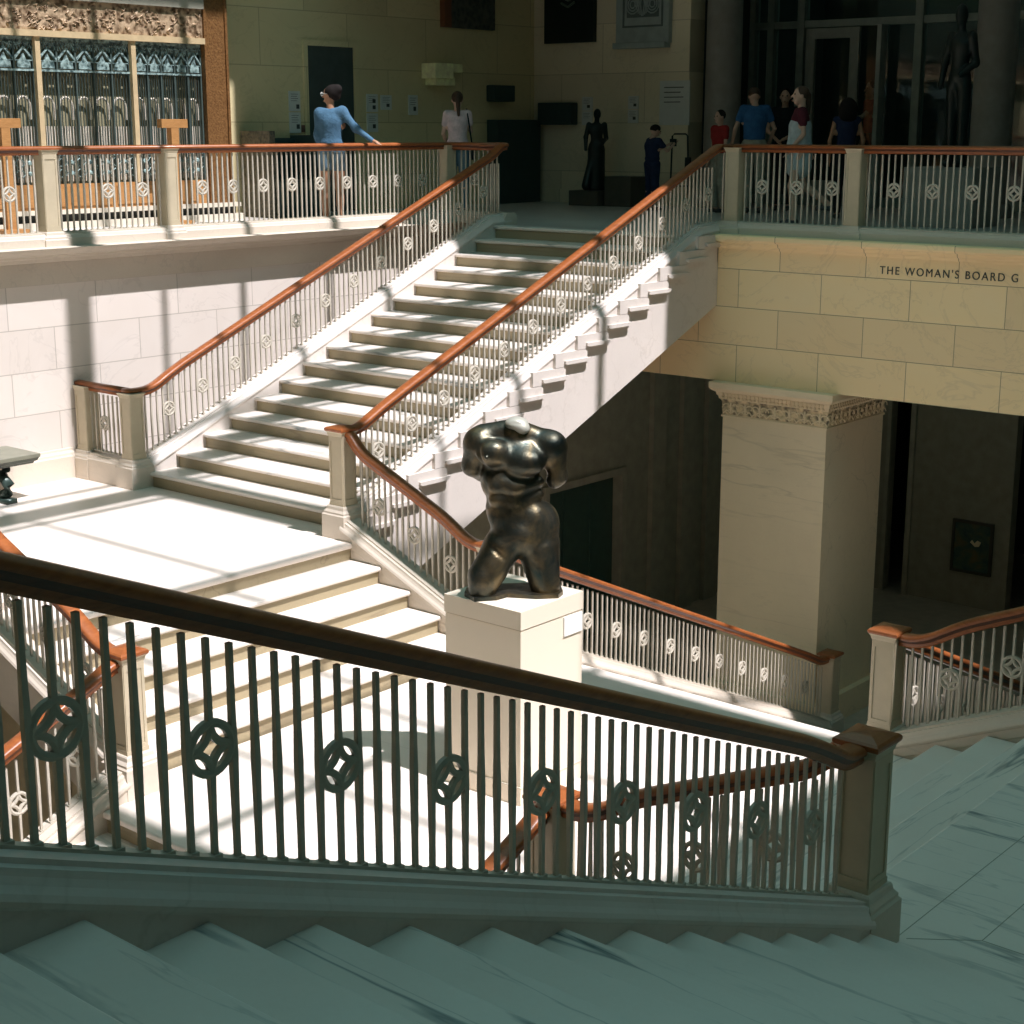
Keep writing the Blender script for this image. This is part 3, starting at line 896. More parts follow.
# gallery
ZC = ZF + .15
rl = [(-7.85, -1.5, 3.515), (-7.85, 7.70, 3.515)]
rl = ease([((-7.85, -1.5, 3.515), 0), ((-7.85, 7.92, 3.515), .1), ((-6.93, 7.96, 3.515), 0)])
balustrade('long gallery balustrade above the left wall, a person leaning on it', (-7.85, -1.4), (-7.85, 7.9), lambda x, y: ZC, 'f', rl, first=.3, step=.0757,
           ros=[y + 1.4 for y in (-.45, .50, 1.277, 2.505, 2.96, 3.781, 4.235, 4.680, 5.130, 5.576, 6.029, 6.483, 6.934, 7.39)],
           skip=[(1.42, 1.64), (3.00, 3.22), (4.58, 4.78), (9.12, 9.5)])
rl = [(-7.78, 8.10, 3.512), (-6.93, 8.10, 3.512)]
t = balustrade('short gallery balustrade at the head of the far flight, left', (-7.72, 7.95), (-6.93, 7.95), lambda x, y: ZC, 'f', [(-7.80, 7.94, 3.505), (-6.93, 7.95, 3.505)], first=.9, ros_at=3)
rl = [(-3.70, 8.10, 3.515), (3.70, 8.10, 3.515)]
balustrade('gallery balustrade above the lettered stone beam', (-3.70, 8.10), (3.70, 8.10), lambda x, y: ZC, 'f', rl, first=.6, step=.0757, ros=[x + 3.7 for x in (-3.14, -2.679, -2.219, -1.425, -.968, -.517, -.068, .38, 1.4, 1.9, 2.4, 2.9)], skip=[(.09, .33), (1.68, 1.90), (4.6, 4.8)])
# gallery curbs
t = thing('gallery_curb', 'sunlit marble curb under the long left gallery balustrade', 'curb')
bm = flat_curb(-7.85, -7.85, -1.6, 8.05, ZF)
obj('curb', bm, M['curb'], t)
t = thing('gallery_curb', 'marble curb under the gallery balustrade over the lettered beam', 'curb')
obj('curb', flat_curb(-3.84, 3.84, 8.10, 8.10, ZF), M['curb'], t)
t = thing('gallery_curb', 'short marble curb with a rounded end at the head of the far flight', 'curb')
obj('curb', flat_curb(-7.75, -6.80, 7.96, 7.96, ZF), M['curb'], t)

# newels
newel(3.70, -1.909, 0, 'dark foreground newel post at the foot of the nearest balustrade')
newel(1.875, -1.909, ZP, 'newel post seen through the foreground bars beside the swooping rail')
newel(1.875, 1.909, ZP, 'tan newel post in front of the dark doorway at right')
newel(3.70, 1.909, 0, 'newel post at the right landing, out of frame')
newel(-3.70, 1.909, 0, 'pale newel post at the foot of the sunlit far flight')
newel(-3.70, -1.909, 0, 'newel post at the left landing, out of frame')
newel(-1.875, -1.909, ZP, 'half sunlit newel post at the lower left behind the foreground bars')
newel(-1.875, 1.909, ZP, 'newel post hidden behind the bronze torso')
newel(-1.875, 7.95, ZG, 'small dark newel post at the foot of the rail before the stone pier')
newel(1.875, 7.95, ZG, 'newel post at the foot of the farther descending rail')
newel(-1.875, -7.95, ZG, 'newel post at the bottom of the left descending rail, out of frame')
newel(1.875, -7.95, ZG, 'newel post at the bottom of the near descending rail, out of frame')
newel(-6.93, 1.96, 0, 'pale square post at the outer foot of the far flight, front of the pair', .22, False)
newel(-7.72, 1.96, 0, 'pale square post against the left wall, rear of the pair', .22, False)
for y, lab in ((.13, 'gallery post at the left edge of the long balustrade'), (1.72, 'first lit gallery post from the left edge'), (3.28, 'second lit gallery post from the left edge')):
    newel(-7.85, y, ZF - .0, lab, .08, False)
newel(-7.85, 7.88, ZF, 'shaded gallery post at the corner behind the pink-shirted person', .08, False)
for x, lab in ((-3.49, 'gallery post at the left end of the balustrade over the beam'), (-1.92, 'second gallery post over the lettered beam'), (1.0, 'gallery post over the beam, out of frame')):
    newel(x, 8.10, ZF, lab, .08, False)

# ------------------------------------------------------------------ lettering on the beam
def lettering(text, size, loc, rot, mat, name, label, spacing=1.1, ext=.004):
    cu = bpy.data.curves.new(name, 'FONT'); cu.body = text; cu.size = size; cu.extrude = ext; cu.space_character = spacing
    o = bpy.data.objects.new(name, cu); COL.objects.link(o)
    dg = bpy.context.evaluated_depsgraph_get(); me = bpy.data.meshes.new_from_object(o.evaluated_get(dg))
    bpy.data.objects.remove(o)
    me.materials.clear(); me.materials.append(mat)
    o = bpy.data.objects.new(name, me); COL.objects.link(o); o.location = loc; o.rotation_euler = rot
    if label: tag(o, label, 'sign')
    return o
lt = thing('wall_lettering', "dark capital letters reading THE WOMAN'S BOARD G on the stone beam", 'sign', (-1.50, 7.947, 2.150))
probe = lettering("THE WOMAN'S BOARD G", .122, (0, 0, 0), (PI / 2, 0, 0), M['letter'], 'word', None, 1.28)
full = max(v.co.x for v in probe.data.vertices); bpy.data.objects.remove(probe)
pre = ''
for wd in ("THE", "WOMAN'S", "BOARD", "G"):
    x0 = 0
    if pre:
        p1 = lettering(pre + wd, .122, (0, 0, 0), (PI / 2, 0, 0), M['letter'], 'word', None, 1.28); p2 = lettering(wd, .122, (0, 0, 0), (PI / 2, 0, 0), M['letter'], 'word', None, 1.28)
        x0 = max(v.co.x for v in p1.data.vertices) - max(v.co.x for v in p2.data.vertices)
        bpy.data.objects.remove(p1); bpy.data.objects.remove(p2)
    o = lettering(wd, .122, (x0 * 1.575 / full, 0, 0), (PI / 2, 0, 0), M['letter'], 'word', None, 1.28)
    o.scale.x = 1.575 / full; o.parent = lt; pre += wd + ' '

# ------------------------------------------------------------------ pier with carved capital
t = thing('stone_pier', 'square limestone pier with a carved capital under the beam', 'pier', (0, 0, 0))
bm = bx(-3.46, -2.06, 7.94, 9.30, ZG, .36); obj('shaft', bm, M['pier'], t)
obj('base', bx(-3.54, -1.98, 7.86, 9.38, ZG, ZG + .35), M['pier'], t)
bm = bmesh.new()
cx, cy = -2.76, 8.62
def ring(bm, prof):
    rings = [[bm.verts.new((cx + sx * (.70 + o), cy + sy * (.68 + o), z)) for sx, sy in ((-1, -1), (1, -1), (1, 1), (-1, 1))] for o, z in prof]
    for a, b in zip(rings, rings[1:]):
        for k in range(4): bm.faces.new((a[k], a[(k + 1) % 4], b[(k + 1) % 4], b[k]))
    bm.faces.new(rings[0]); bm.faces.new(rings[-1])
ring(bm, [(0, .34), (.015, .345), (.015, .365), (.002, .372), (.002, .378)])
ring(bm, [(.03, .56), (.04, .565), (.045, .60), (.06, .61), (.065, .645), (.10, .665), (.125, .69), (.13, .70), (.13, .768), (0.02, .769)])
obj('mouldings', bm, M['pier'], t)
bm = bmesh.new(); ring(bm, [(0, .372), (.004, .40), (.012, .53), (.03, .565)])
obj('carved_band', bm, carved('carved_leaf_band', (.80, .66, .42), (.20, .17, .11), 16, .7, 0, 1.0), t)
# egg row and dentils
bm = bmesh.new()
for i in range(26):
    u = -.70 + (i + .5) * 1.40 / 26
    box(bm, cx + u - .016, cx + u + .016, cy - .68 - .075, cy - .68 - .03, .612, .642)
    bmesh.ops.create_icosphere(bm, subdivisions=1, radius=.02, matrix=Matrix.Translation((cx + u, cy - .68 - .05, .583)))
    box(bm, cx + .70 + .03, cx + .70 + .075, cy + u - .016, cy + u + .016, .612, .642)
    bmesh.ops.create_icosphere(bm, subdivisions=1, radius=.02, matrix=Matrix.Translation((cx + .70 + .05, cy + u, .583)))
obj('dentils', bm, M['pier'], t)
# scrolls of the band
bm = bmesh.new()
def scroll(bm, f, u0, s):
    pts = []
    for i in range(22):
        a = i / 21 * 1.6 * PI; r = .07 * (1 - i / 30)
        pts.append(f(u0 + s * r * math.cos(a), .455 + r * .95 * math.sin(a)))
    tube(bm, pts, .009, 5)
fr = lambda u, z: (cx + u, cy - .68 - .016, z)
sd = lambda u, z: (cx + .70 + .016, cy + u, z)
for g in (fr, sd):
    for i in range(7):
        u = -.60 + i * .2
        scroll(bm, g, u - .03, -1); scroll(bm, g, u + .07, 1)
        tube(bm, [g(u + .02, .39), g(u + .02, .53)], .012, 5)
        tube(bm, [g(u - .09, .385), g(u - .04, .43), g(u + .02, .40), g(u + .08, .43), g(u + .12, .385)], .008, 5)
obj('scrolls', bm, M['pier'], t)

# ------------------------------------------------------------------ dark ground floor beyond the beam
struct('wall_ground_left', bx(-6.4, -6.2, 9.62, 13.5, ZG, .77), M['dark_stone'])
struct('wall_ground_left', bx(-6.4, -6.2, 2.1, 8.0, ZG, -.2), M['dark_stone'])
struct('wall_ground_left', bx(-6.4, -6.2, 8.0, 9.62, -1.02, .77), M['dark_stone'])
bm = bmesh.new()
for a in ((7.9, 8.0, ZG, -.92), (9.62, 9.72, ZG, -.92), (8.0, 9.62, -1.02, -.92)): box(bm, -6.2, -6.16, *a)
struct('trim_7', bm, simple('door_surround', (.36, .34, .27), .6))
bm = bmesh.new(); box(bm, -6.36, -6.33, 8.0, 9.62, ZG, -1.02)
for y in (8.5, 9.1): box(bm, -6.33, -6.31, y - .02, y + .02, ZG, -1.02)
struct('door_1', bm, simple('dark_green_door', (.05, .095, .078), .4))
for y in (10.45, 11.2, 11.85):
    bm = bx(-6.2, -6.12, y - .16, y + .16, ZG, .77); struct('trim_8', bm, M['dark_stone'])
bm = bmesh.new()
box(bm, -6.2, -4.33, 14.0, 14.2, ZG, .77); box(bm, -3.95, -2.33, 14.0, 14.2, ZG, .77); box(bm, -1.9, 11, 14.0, 14.2, ZG, .77)
box(bm, -4.33, -3.95, 14.0, 14.2, -.2, .77)
struct('wall_ground_far', bm, simple('brown_plaster', (.30, .29, .22), .8))
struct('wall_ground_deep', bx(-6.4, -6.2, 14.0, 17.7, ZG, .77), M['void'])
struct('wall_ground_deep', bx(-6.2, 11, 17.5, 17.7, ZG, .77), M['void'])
bm = bmesh.new(); box(bm, -3.98, -3.90, 13.95, 14.0, ZG, .77); box(bm, -4.36, -4.30, 13.95, 14.0, ZG, .77); struct('trim_9', bm, M['dark_stone'])
t = thing('painting', 'small dark framed picture on the shadowed wall at right', 'picture', (-2.89, 13.98, -2.39))
bm = bmesh.new()
for a in ((-.32, .32, .36, .40), (-.32, .32, -.40, -.36), (-.32, -.28, -.36, .36), (.28, .32, -.36, .36)): box(bm, a[0], a[1], -.03, .02, a[2], a[3])
obj('frame', bm, simple('picture_frame', (.05, .045, .03), .5), t)
obj('canvas', bx(-.29, .29, -.01, .01, -.37, .37), M['painting'], t)
bm = bmesh.new()
prism(bm, [(-.03, .08), (.05, .02), (.11, .03), (.14, .10), (.08, .12), (.04, .07), (0, .12)], lambda a, b: (a, -.016, b), lambda a, b: (a, -.009, b))
obj('pale_figure', bm, simple('pale_paint', (.70, .60, .38), .5), t)

# ------------------------------------------------------------------ bench on the left landing
t = thing('bench', 'dark bronze-topped bench with scrolled legs against the left wall', 'bench', (0, 0, 0))
obj('seat', bx(-7.78, -7.16, -.9, .98, .44, .48, bevel=.006), simple('bench_top', (.20, .20, .15), .4, .1), t)
bm = bmesh.new()
ringp = [(0, .37), (.02, .385), (.035, .41)]
for off, z in ringp: pass
rings = [[bm.verts.new((-7.47 + sx * (.29 + o), .04 + sy * (.91 + o), z)) for sx, sy in ((-1, -1), (1, -1), (1, 1), (-1, 1))] for o, z in [(-.03, .38), (-.02, .40), (0, .41), (.015, .44)]]
for a, b in zip(rings, rings[1:]):
    for k in range(4): bm.faces.new((a[k], a[(k + 1) % 4], b[(k + 1) % 4], b[k]))
bm.faces.new(rings[0]); bm.faces.new(rings[-1])
obj('apron', bm, simple('bench_dark', (.09, .10, .08), .4, .1), t)
for sy in (-1, 1):
    bm = bmesh.new()
    yc = .04 + sy * .60
    box(bm, -7.74, -7.20, yc - .06, yc + .06, 0, .05)
    for s in (-1, 1):
        pts = [(-7.47 + s * .06, yc, .05), (-7.47 + s * .20, yc, .11), (-7.47 + s * .23, yc, .19), (-7.47 + s * .15, yc, .25), (-7.47 + s * .13, yc, .31), (-7.47 + s * .2, yc, .36)]
        tube(bm, pts, [.05, .055, .06, .05, .045, .05], 10)
    obj('leg', bm, simple('bench_leg', (.035, .06, .05), .35, .3), t, smooth=True)

# ------------------------------------------------------------------ pedestal and bronze torso
PX0, PX1, PY0, PY1 = -.325, .363, -.373, .303
PT = ZP + 1.379
t = thing('pedestal', 'tall cream box pedestal under the bronze torso', 'pedestal', ((PX0 + PX1) / 2, (PY0 + PY1) / 2, ZP))
hx, hy = (PX1 - PX0) / 2, (PY1 - PY0) / 2
obj('base', bx(-hx, hx, -hy, hy, 0, .13), M['pedestal'], t)
obj('body', bx(-hx + .006, hx - .006, -hy + .006, hy - .006, .13, 1.245), M['pedestal'], t)
obj('seam', bx(-hx + .012, hx - .012, -hy + .012, hy - .012, 1.24, 1.256), M['panel_olive'], t)
obj('top', bx(-hx, hx, -hy, hy, 1.252, 1.379), M['pedestal'], t)
obj('shoe', bx(-hx - .004, hx + .004, -hy - .004, hy + .004, .128, .136), M['cream'], t)
tag(obj('museum_label', bx(hx - .004, hx + .006, .12, .32, 1.10, 1.235), simple('white_card', (.85, .85, .82), .6, 0, .02), t), 'small white label card')

# torso: local frame, +x = picture right, +y = towards the camera side, +z up (metres above the pedestal top)
def torso():
    P = []
    c = lambda a, b, ra, rb, k=.035: P.append(('c', a, b, ra, rb, k))
    e = lambda p, r, rot=None, k=.04: P.append(('e', p, r, rot, k))
    # thighs
    c((-.085, .05, .33), (-.20, .12, .14), .135, .108); c((-.205, .12, .15), (-.222, .12, .045), .108, .090)
    c((.165, .0, .33), (.212, .03, .05), .150, .102)
    e((-.155, .13, .20), (.10, .07, .11), None, .04)
    # pelvis and belly
    e((.055, .0, .45), (.215, .165, .16)); e((.185, -.02, .48), (.125, .145, .16)); e((.03, .07, .42), (.15, .10, .12)); e((.12, .06, .55), (.10, .09, .10))
    e((-.005, .0, .60), (.190, .138, .16)); e((-.05, .065, .56), (.125, .085, .13), None, .04)
    # rib cage
    e((-.03, .0, .79), (.200, .142, .18)); e((.005, .0, .96), (.235, .140, .15))
    for q in ((-.11, .105, .77), (.0, .115, .76), (-.115, .10, .68), (-.01, .108, .67)): e(q, (.058, .045, .045), None, .035)
    c((-.17, .06, .83), (-.06, .115, .80), .035, .025, .04); c((.17, .05, .79), (.06, .115, .77), .035, .025, .04)
    c((.17, .04, .70), (.06, .10, .66), .03, .022, .04)
    # chest
    e((-.145, .105, 1.00), (.110, .080, .090), None, .04); e((.080, .110, .935), (.130, .078, .088), None, .045)
    e((-.185, .188, .985), (.013, .013, .013), None, .01)
    # shoulders and cut arms carried back
    e((-.235, -.01, 1.05), (.105, .105, .110)); c((-.25, -.02, 1.03), (-.285, -.06, .88), .090, .070); c((-.285, -.06, .88), (-.22, -.15, .80), .068, .055)
    e((.245, -.005, 1.03), (.110, .105, .105)); c((.265, -.01, 1.0), (.295, .0, .82), .092, .062); c((.295, .0, .82), (.27, .01, .785), .060, .050)
    c((-.19, -.03, 1.10), (.0, -.02, 1.13), .075, .08); c((.20, -.03, 1.06), (.03, -.02, 1.12), .075, .08)
    c((.01, .0, 1.06), (.02, .02, 1.13), .080, .070, .03)
    # hollows
    P.append(('-e', (-.085, .168, .60), (.016, .03, .018), None, .012))
    P.append(('-c', (-.04, .215, 1.00), (-.045, .165, .62), .022, .010, .025))
    P.append(('-c', (-.19, .17, .40), (.0, .205, .24), .012, .012, .03))
    P.append(('-c', (.24, .14, .43), (.045, .195, .24), .012, .012, .03))
    P.append(('-c', (.0, .05, .05), (.025, .10, .17), .065, .020, .03))
    P.append(('-c', (.0, -.12, .05), (.025, -.05, .16), .065, .020, .03))
    P.append(('-c', (.205, .14, .90), (.225, .06, .76), .016, .022, .02))
    P.append(('-c', (-.26, .13, 1.12), (-.225, .14, .95), .012, .014, .03))
    P.append(('-c', (.19, .14, 1.10), (.20, .15, .95), .012, .014, .03))
    return surface(P, .0115, .035)
rz = math.atan2(-.763, -.647) - PI / 2 + PI      # local +y towards (.647, -.763)
rz = math.atan2(-.763, .647) - PI / 2
t = thing('bronze_torso', 'headless dark bronze torso with cut arms and thighs on the cream pedestal', 'sculpture', (.02, -.035, PT), rz)
def mirrored(me):
    me.transform(Matrix.Scale(-1, 4, (1, 0, 0))); me.flip_normals(); return me
o = obj('figure', mirrored(torso()), M['bronze'], t)
# pale cut of the neck
me = surface([('e', (.015, .03, 1.185), (.078, .072, .048), None, .03), ('e', (.055, .06, 1.155), (.05, .045, .038), None, .03), ('-c', (-.05, .10, 1.21), (.10, .12, 1.19), .012, .008, .02)], .008, .02)
obj('neck_cut', mirrored(me), M['bronze_light'], t)
bm = bmesh.new()
pts = [(-.34, .10), (-.33, -.02), (-.15, -.12), (.1, -.14), (.32, -.10), (.335, .06), (.30, .15), (.15, .17), (-.05, .13), (-.12, .2), (-.27, .235)]
prism(bm, pts, lambda a, b: (-a, b, 0.0005), lambda a, b: (-a, b, .028))
obj('plate', bm, M['bronze'], t)
o.location = (0, 0, .0)

# ------------------------------------------------------------------ carved display of grilles on the left gallery
XD = -10.6
t = thing('grille_display', 'tall teal iron grilles under a carved brown frieze on the left gallery', 'grille', (0, 0, 0))
Y0, Y1 = -2.2, 6.07
obj('plinth', bx(XD - .15, XD + .12, Y0, 6.62, ZF, 2.56), M['cream'], t)
bm = bx(XD - .10, XD + .02, Y0, 6.55, 2.56, 2.655); obj('vent', bm, M['black'], t)
obj('ledge', bx(XD - .10, XD + .10, Y0, 6.58, 2.655, 2.71), M['cream'], t)
obj('oak_base', bx(XD - .08, XD + .04, Y0, 6.07, 2.71, 3.02), M['oak'], t)
bm = bmesh.new()
for i in range(12):
    y = 5.9 - i * .70; box(bm, XD + .04, XD + .055, y - .62, y, 2.75, 2.98)
obj('base_panels', bm, M['oak'], t)
obj('right_post', bx(XD - .2, XD + .06, 6.07, 6.47, 2.71, 6.4), M['bronzewood'], t)
bm = bmesh.new(); box(bm, XD + .06, XD + .085, 6.07, 6.11, 2.71, 6.4); box(bm, XD + .06, XD + .085, 6.43, 6.47, 2.71, 6.4)
obj('post_edging', bm, M['bronzewood'], t)
obj('gilt_rail', bx(XD - .05, XD + .10, Y0, 6.07, 4.775, 4.85), M['gold'], t)
bm = bx(XD - .05, XD + .05, Y0, 6.07, 4.85, 5.22)
rnd = random.Random(3)
for i in range(420):
    yy = 6.0 - rnd.random() * 8.0; zz = 4.88 + rnd.random() * .30; q = rnd.random() * 2 * PI; l_ = .03 + .04 * rnd.random()
    tube(bm, [(XD + .05, yy, zz), (XD + .065, yy + l_ * math.cos(q), zz + l_ * math.sin(q)), (XD + .055, yy + l_ * 1.3 * math.cos(q + .9), zz + l_ * 1.3 * math.sin(q + .9))], [.014, .010, .005], 4)
obj('frieze', bm, M['frieze'], t)
obj('cornice', bx(XD - .05, XD + .10, Y0, 6.07, 5.22, 6.4), M['dark_stone'], t)
mull = [6.07 - .03, 4.93, 3.52, 2.11, .70, -.71]
for y in mull[1:]:
    tag(obj('mullion', bx(XD - .02, XD + .07, y - .035, y + .035, 3.02, 4.775), M['gold'], t))
obj('backing', bx(XD - .16, XD - .13, Y0, 6.07, 2.71, 5.3), simple('olive_backing', (.24, .22, .13), .7), t)
ybounds = [(mull[i + 1] + .035, mull[i] - .035 if i else 6.05) for i in range(len(mull) - 1)]
for (ya, yb) in ybounds:
    bm = bmesh.new(); n = 5; w = (yb - ya) / n
    for i in range(n + 1):
        y = ya + i * w; box(bm, XD - .03, XD + .01, y - .012, y + .012, 3.02, 4.775)
    for i in range(n):
        for j in range(1, 6):
            y = ya + i * w + j * w / 6; box(bm, XD - .02, XD - .008, y - .004, y + .004, 3.02, 4.38)
    obj('bars', bm, M['iron_bar'], t)
    bm = bmesh.new()
    box(bm, XD - .02, XD + .015, ya, yb, 4.735, 4.775); box(bm, XD - .02, XD + .02, ya, yb, 4.37, 4.395)
    for i in range(n):
        yc = ya + (i + .5) * w; h = w * .46
        # pointed gable with a plaque under it, lattice above
        prism(bm, [(yc - h, 4.50), (yc, 4.63), (yc + h, 4.50), (yc + h, 4.53), (yc, 4.665), (yc - h, 4.53)], lambda a, b: (XD - .02, a, b), lambda a, b: (XD + .02, a, b))
        prism(bm, [(yc - h * .75, 4.41), (yc + h * .75, 4.41), (yc + h * .7, 4.48), (yc + h * .25, 4.51), (yc, 4.58), (yc - h * .25, 4.51), (yc - h * .7, 4.48)], lambda a, b: (XD - .02, a, b), lambda a, b: (XD + .018, a, b))
        box(bm, XD - .02, XD + .015, yc - h, yc + h, 4.49, 4.502)
        for k in range(-3, 4):
            yy = yc + k * h / 3.2
            tube(bm, [(XD, yy, 4.735), (XD, yy + .05, 4.62 + .012 * (3 - abs(k)))], .007, 4)
            tube(bm, [(XD, yy, 4.735), (XD, yy - .05, 4.62 + .012 * (3 - abs(k)))], .007, 4)
            bmesh.ops.create_icosphere(bm, subdivisions=1, radius=.012, matrix=Matrix.Translation((XD + .01, yy, 4.70)))
    obj('ornament_band', bm, M['iron_teal'], t)
    bm = bmesh.new()
    for i in range(n):
        yc = ya + (i + .5) * w; r = w * .36
        pts = [(XD - .06, yc - r, 3.80)] + [(XD - .06, yc - r * math.cos(a), 3.92 + .15 * math.sin(a) ** .8) for a in np.linspace(0.05, PI - .05, 9)] + [(XD - .06, yc + r, 3.80)]
        tube(bm, pts, .018, 5)
        for j in range(7):
            y = ya + i * w + (j + .5) * w / 7; box(bm, XD - .07, XD - .045, y - .011, y + .011, 3.05, 3.72)
    obj('arches', bm, M['cream'], t)
    bm = bmesh.new()
    for i in range(n):
        yc = ya + (i + .5) * w
        for z in (3.15, 3.28, 3.41):
            bmesh.ops.create_icosphere(bm, subdivisions=1, radius=.034, matrix=Matrix.Translation((XD - .01, yc, z)))
            for s in (-1, 1): tube(bm, [(XD - .01, yc + s * w * .45, z - .05), (XD - .01, yc + s * .05, z), (XD - .01, yc + s * w * .45, z + .05)], .007, 4)
    obj('lower_ornament', bm, M['iron_teal'], t)
for y0, y1, lab in ((4.985, 5.40, 'T-shaped wooden stand before the grilles, near the brown post'), (2.52, 2.935, 'T-shaped wooden stand before the grilles at the left edge')):
    xs = -10.15
    t = thing('display_stand', lab, 'stand', (xs, (y0 + y1) / 2, ZF))
    hw = (y1 - y0) / 2
    obj('top', bx(-.05, .05, -hw, hw, 1.22, 1.33, bevel=.004), M['oak'], t)
    obj('pole', bx(-.05, .05, -.06, .06, .05, 1.22), M['oak'], t)
    obj('foot', bx(-.15, .15, -.17, .17, 0, .05), M['oak'], t)

# ------------------------------------------------------------------ back wall furniture of the left gallery (x = -11)
XW = -11.0
bm = bx(XW, XW + .012, 8.30, 9.25, ZF, 4.86)
struct('door_2', bm, M['void'], 'dark tall doorway in the gallery wall')  # flat dark sheet on the wall; the unlit opening is painted in its colour
bm = bmesh.new()
for a in ((8.25, 8.33, ZF, 4.94), (9.27, 9.35, ZF, 4.94), (8.33, 9.27, 4.86, 4.94)): box(bm, XW, XW + .03, *a)
struct('trim_10', bm, M['wall_up'])
def card(x, y0, y1, z0, z1, label, axis='x', img=None, group=None, mat='paper'):
    bm = bmesh.new()
    if axis == 'x': box(bm, x, x + .02, y0, y1, z0, z1)
    else: box(bm, y0, y1, x - .02, x, z0, z1)
    o = obj('wall_label', bm, M[mat]); tag(o, label, 'label', group)
    bm = bmesh.new()
    w = y1 - y0; h = z1 - z0
    for k in range(4):
        a, b, c, d = y0 + w * .15, y0 + w * (.8 - .1 * (k % 2)), z1 - h * (.16 + .11 * k), z1 - h * (.14 + .11 * k)
        if axis == 'x': box(bm, x + .02, x + .023, a, b, c, d)
        else: box(bm, a, b, x - .023, x - .02, c, d)
    for (fx, fz) in (img or ()):
        a, b, c, d = y0 + w * fx, y0 + w * (fx + .28), z0 + h * fz, z0 + h * (fz + .22)
        if axis == 'x': box(bm, x + .02, x + .023, a, b, c, d)
        else: box(bm, a, b, x - .023, x - .02, c, d)
    obj('printing', bm, M['print'], o)
    return o
card(XW, 7.955, 8.165, 3.935, 4.216, 'white wall label left of the dark doorway, upper of the pair', img=((.62, .12),))
card(XW, 7.955, 8.165, 3.628, 3.920, 'white wall label left of the dark doorway, lower of the pair', img=((.6, .2),))
card(XW, 9.52, 9.75, 3.936, 4.198, 'wall label right of the doorway, upper of the pair beside a single card', img=((.5, .5), (.5, .15)))
card(XW, 9.52, 9.745, 3.639, 3.915, 'wall label right of the doorway, lower of the pair', img=((.5, .2),))
card(XW, 9.82, 10.05, 3.968, 4.187, 'single wall label between the pair and the stone bracket', img=((.5, .2),))
card(XW, 10.43, 10.63, 3.896, 4.196, 'single wall label under the pale stone bracket', img=((.5, .2),))
tag(obj('light_switch', bx(XW, XW + .015, 8.19, 8.26, 3.64, 3.74), simple('switch', (.18, .08, .06), .5)), 'small brown wall switch beside the lower white label', 'switch')
# pale stone fragment used as a bracket
t = thing('stone_fragment', 'pale stepped stone capital fragment on the dim gallery wall', 'fragment', (XW, 11.06, 4.35))
M['frag'] = simple('yellow_limestone', (.92, .82, .46), .8, 0, .2, 8)
obj('upper_block', bx(0, .30, -.32, .10, .10, .33, bevel=.01), M['frag'], t)
obj('side_block', bx(0, .22, .10, .40, .20, .33, bevel=.01), M['frag'], t)
obj('lower_block', bx(0, .24, -.24, .20, 0, .12, bevel=.01), M['frag'], t)
# dark framed panel at the top
t = thing('framed_relief', 'dark framed relief with a red-brown edge, cut by the top of the picture', 'relief', (XW, 11.80, 5.24))
obj('frame', bx(0, .10, -.62, -.46, 0, 1.3), simple('red_brown_frame', (.14, .05, .02), .5), t)
obj('panel', bx(0, .07, -.46, .62, 0, 1.3), carved('dark_carving', (.07, .075, .06), (.02, .03, .028), 14, .6), t)
tag(obj('dark_box', bx(XW, XW + .18, 12.27, 12.80, 4.12, 4.38, bevel=.02), M['dark_green']), 'small dark box fixed high on the shadowed gallery wall', 'box')
tag(obj('dark_opening', bx(XW + .02, XW + .27, 12.27, 13.35, ZF, 3.83), M['dark_green']), 'solid dark block in place of the opening in the shadowed gallery corner', 'cabinet')  # solid box; its dark colour stands for the unlit opening
# bench behind the rail
t = thing('gallery_bench', 'dark bench with high arms behind the left gallery rail', 'bench', (0, 0, 0))
obj('seat', bx(-10.9, -10.2, 7.10, 8.05, 2.86, 2.98), M['dark_green'], t)
obj('back', bx(-10.95, -10.85, 7.10, 8.05, 2.98, 3.56), M['dark_green'], t)
obj('arm', bx(-10.95, -10.35, 7.0, 7.10, ZF, 3.66), carved('carved_arm', (.14, .12, .08), (.05, .05, .04), 30, .6), t)
obj('arm', bx(-10.95, -10.35, 7.92, 8.02, ZF, 3.60), M['dark_green'], t)
obj('front', bx(-10.3, -10.25, 7.10, 7.95, ZF, 2.86), M['dark_green'], t)

# ------------------------------------------------------------------ end wall furniture (y = 13.5)
YW = 13.497
def yb(x0, x1, z0, z1, d, bevel=0): return bx(x0, x1, YW - d, YW, z0, z1, bevel=bevel)
t = thing('dark_relief', 'dark bronze relief panel hanging high on the end wall', 'relief')
obj('panel', yb(-10.70, -9.68, 5.06, 6.4, .10), M['bronze_dark'], t)
bm = bmesh.new()
for i in range(7):
    z = 5.62 + i * .1
    tube(bm, [(-10.19, YW - .11, z), (-10.19 + .14, YW - .12, z + .07)], .02, 5); tube(bm, [(-10.19, YW - .11, z), (-10.19 - .14, YW - .12, z + .07)], .02, 5)
obj('foliage', bm, simple('relief_green', (.10, .14, .10), .5), t)
t = thing('plaster_relief', 'grey-blue carved plaster panel with scrolls, cut by the top of the picture', 'relief')
obj('slab', yb(-9.22, -8.19, 5.0, 6.4, .10, .01), M['grey_relief'], t)
obj('sill', yb(-9.24, -8.22, 4.93, 5.02, .16, .01), M['grey_relief'], t)
obj('field', yb(-9.00, -8.38, 5.40, 6.4, .108), M['relief_dark'], t)
bm = bmesh.new()
for a in ((-9.08, -9.05, 5.27, 6.4), (-8.33, -8.30, 5.27, 6.4), (-9.08, -8.30, 5.25, 5.28)): box(bm, a[0], a[1], YW - .112, YW - .09, a[2], a[3])
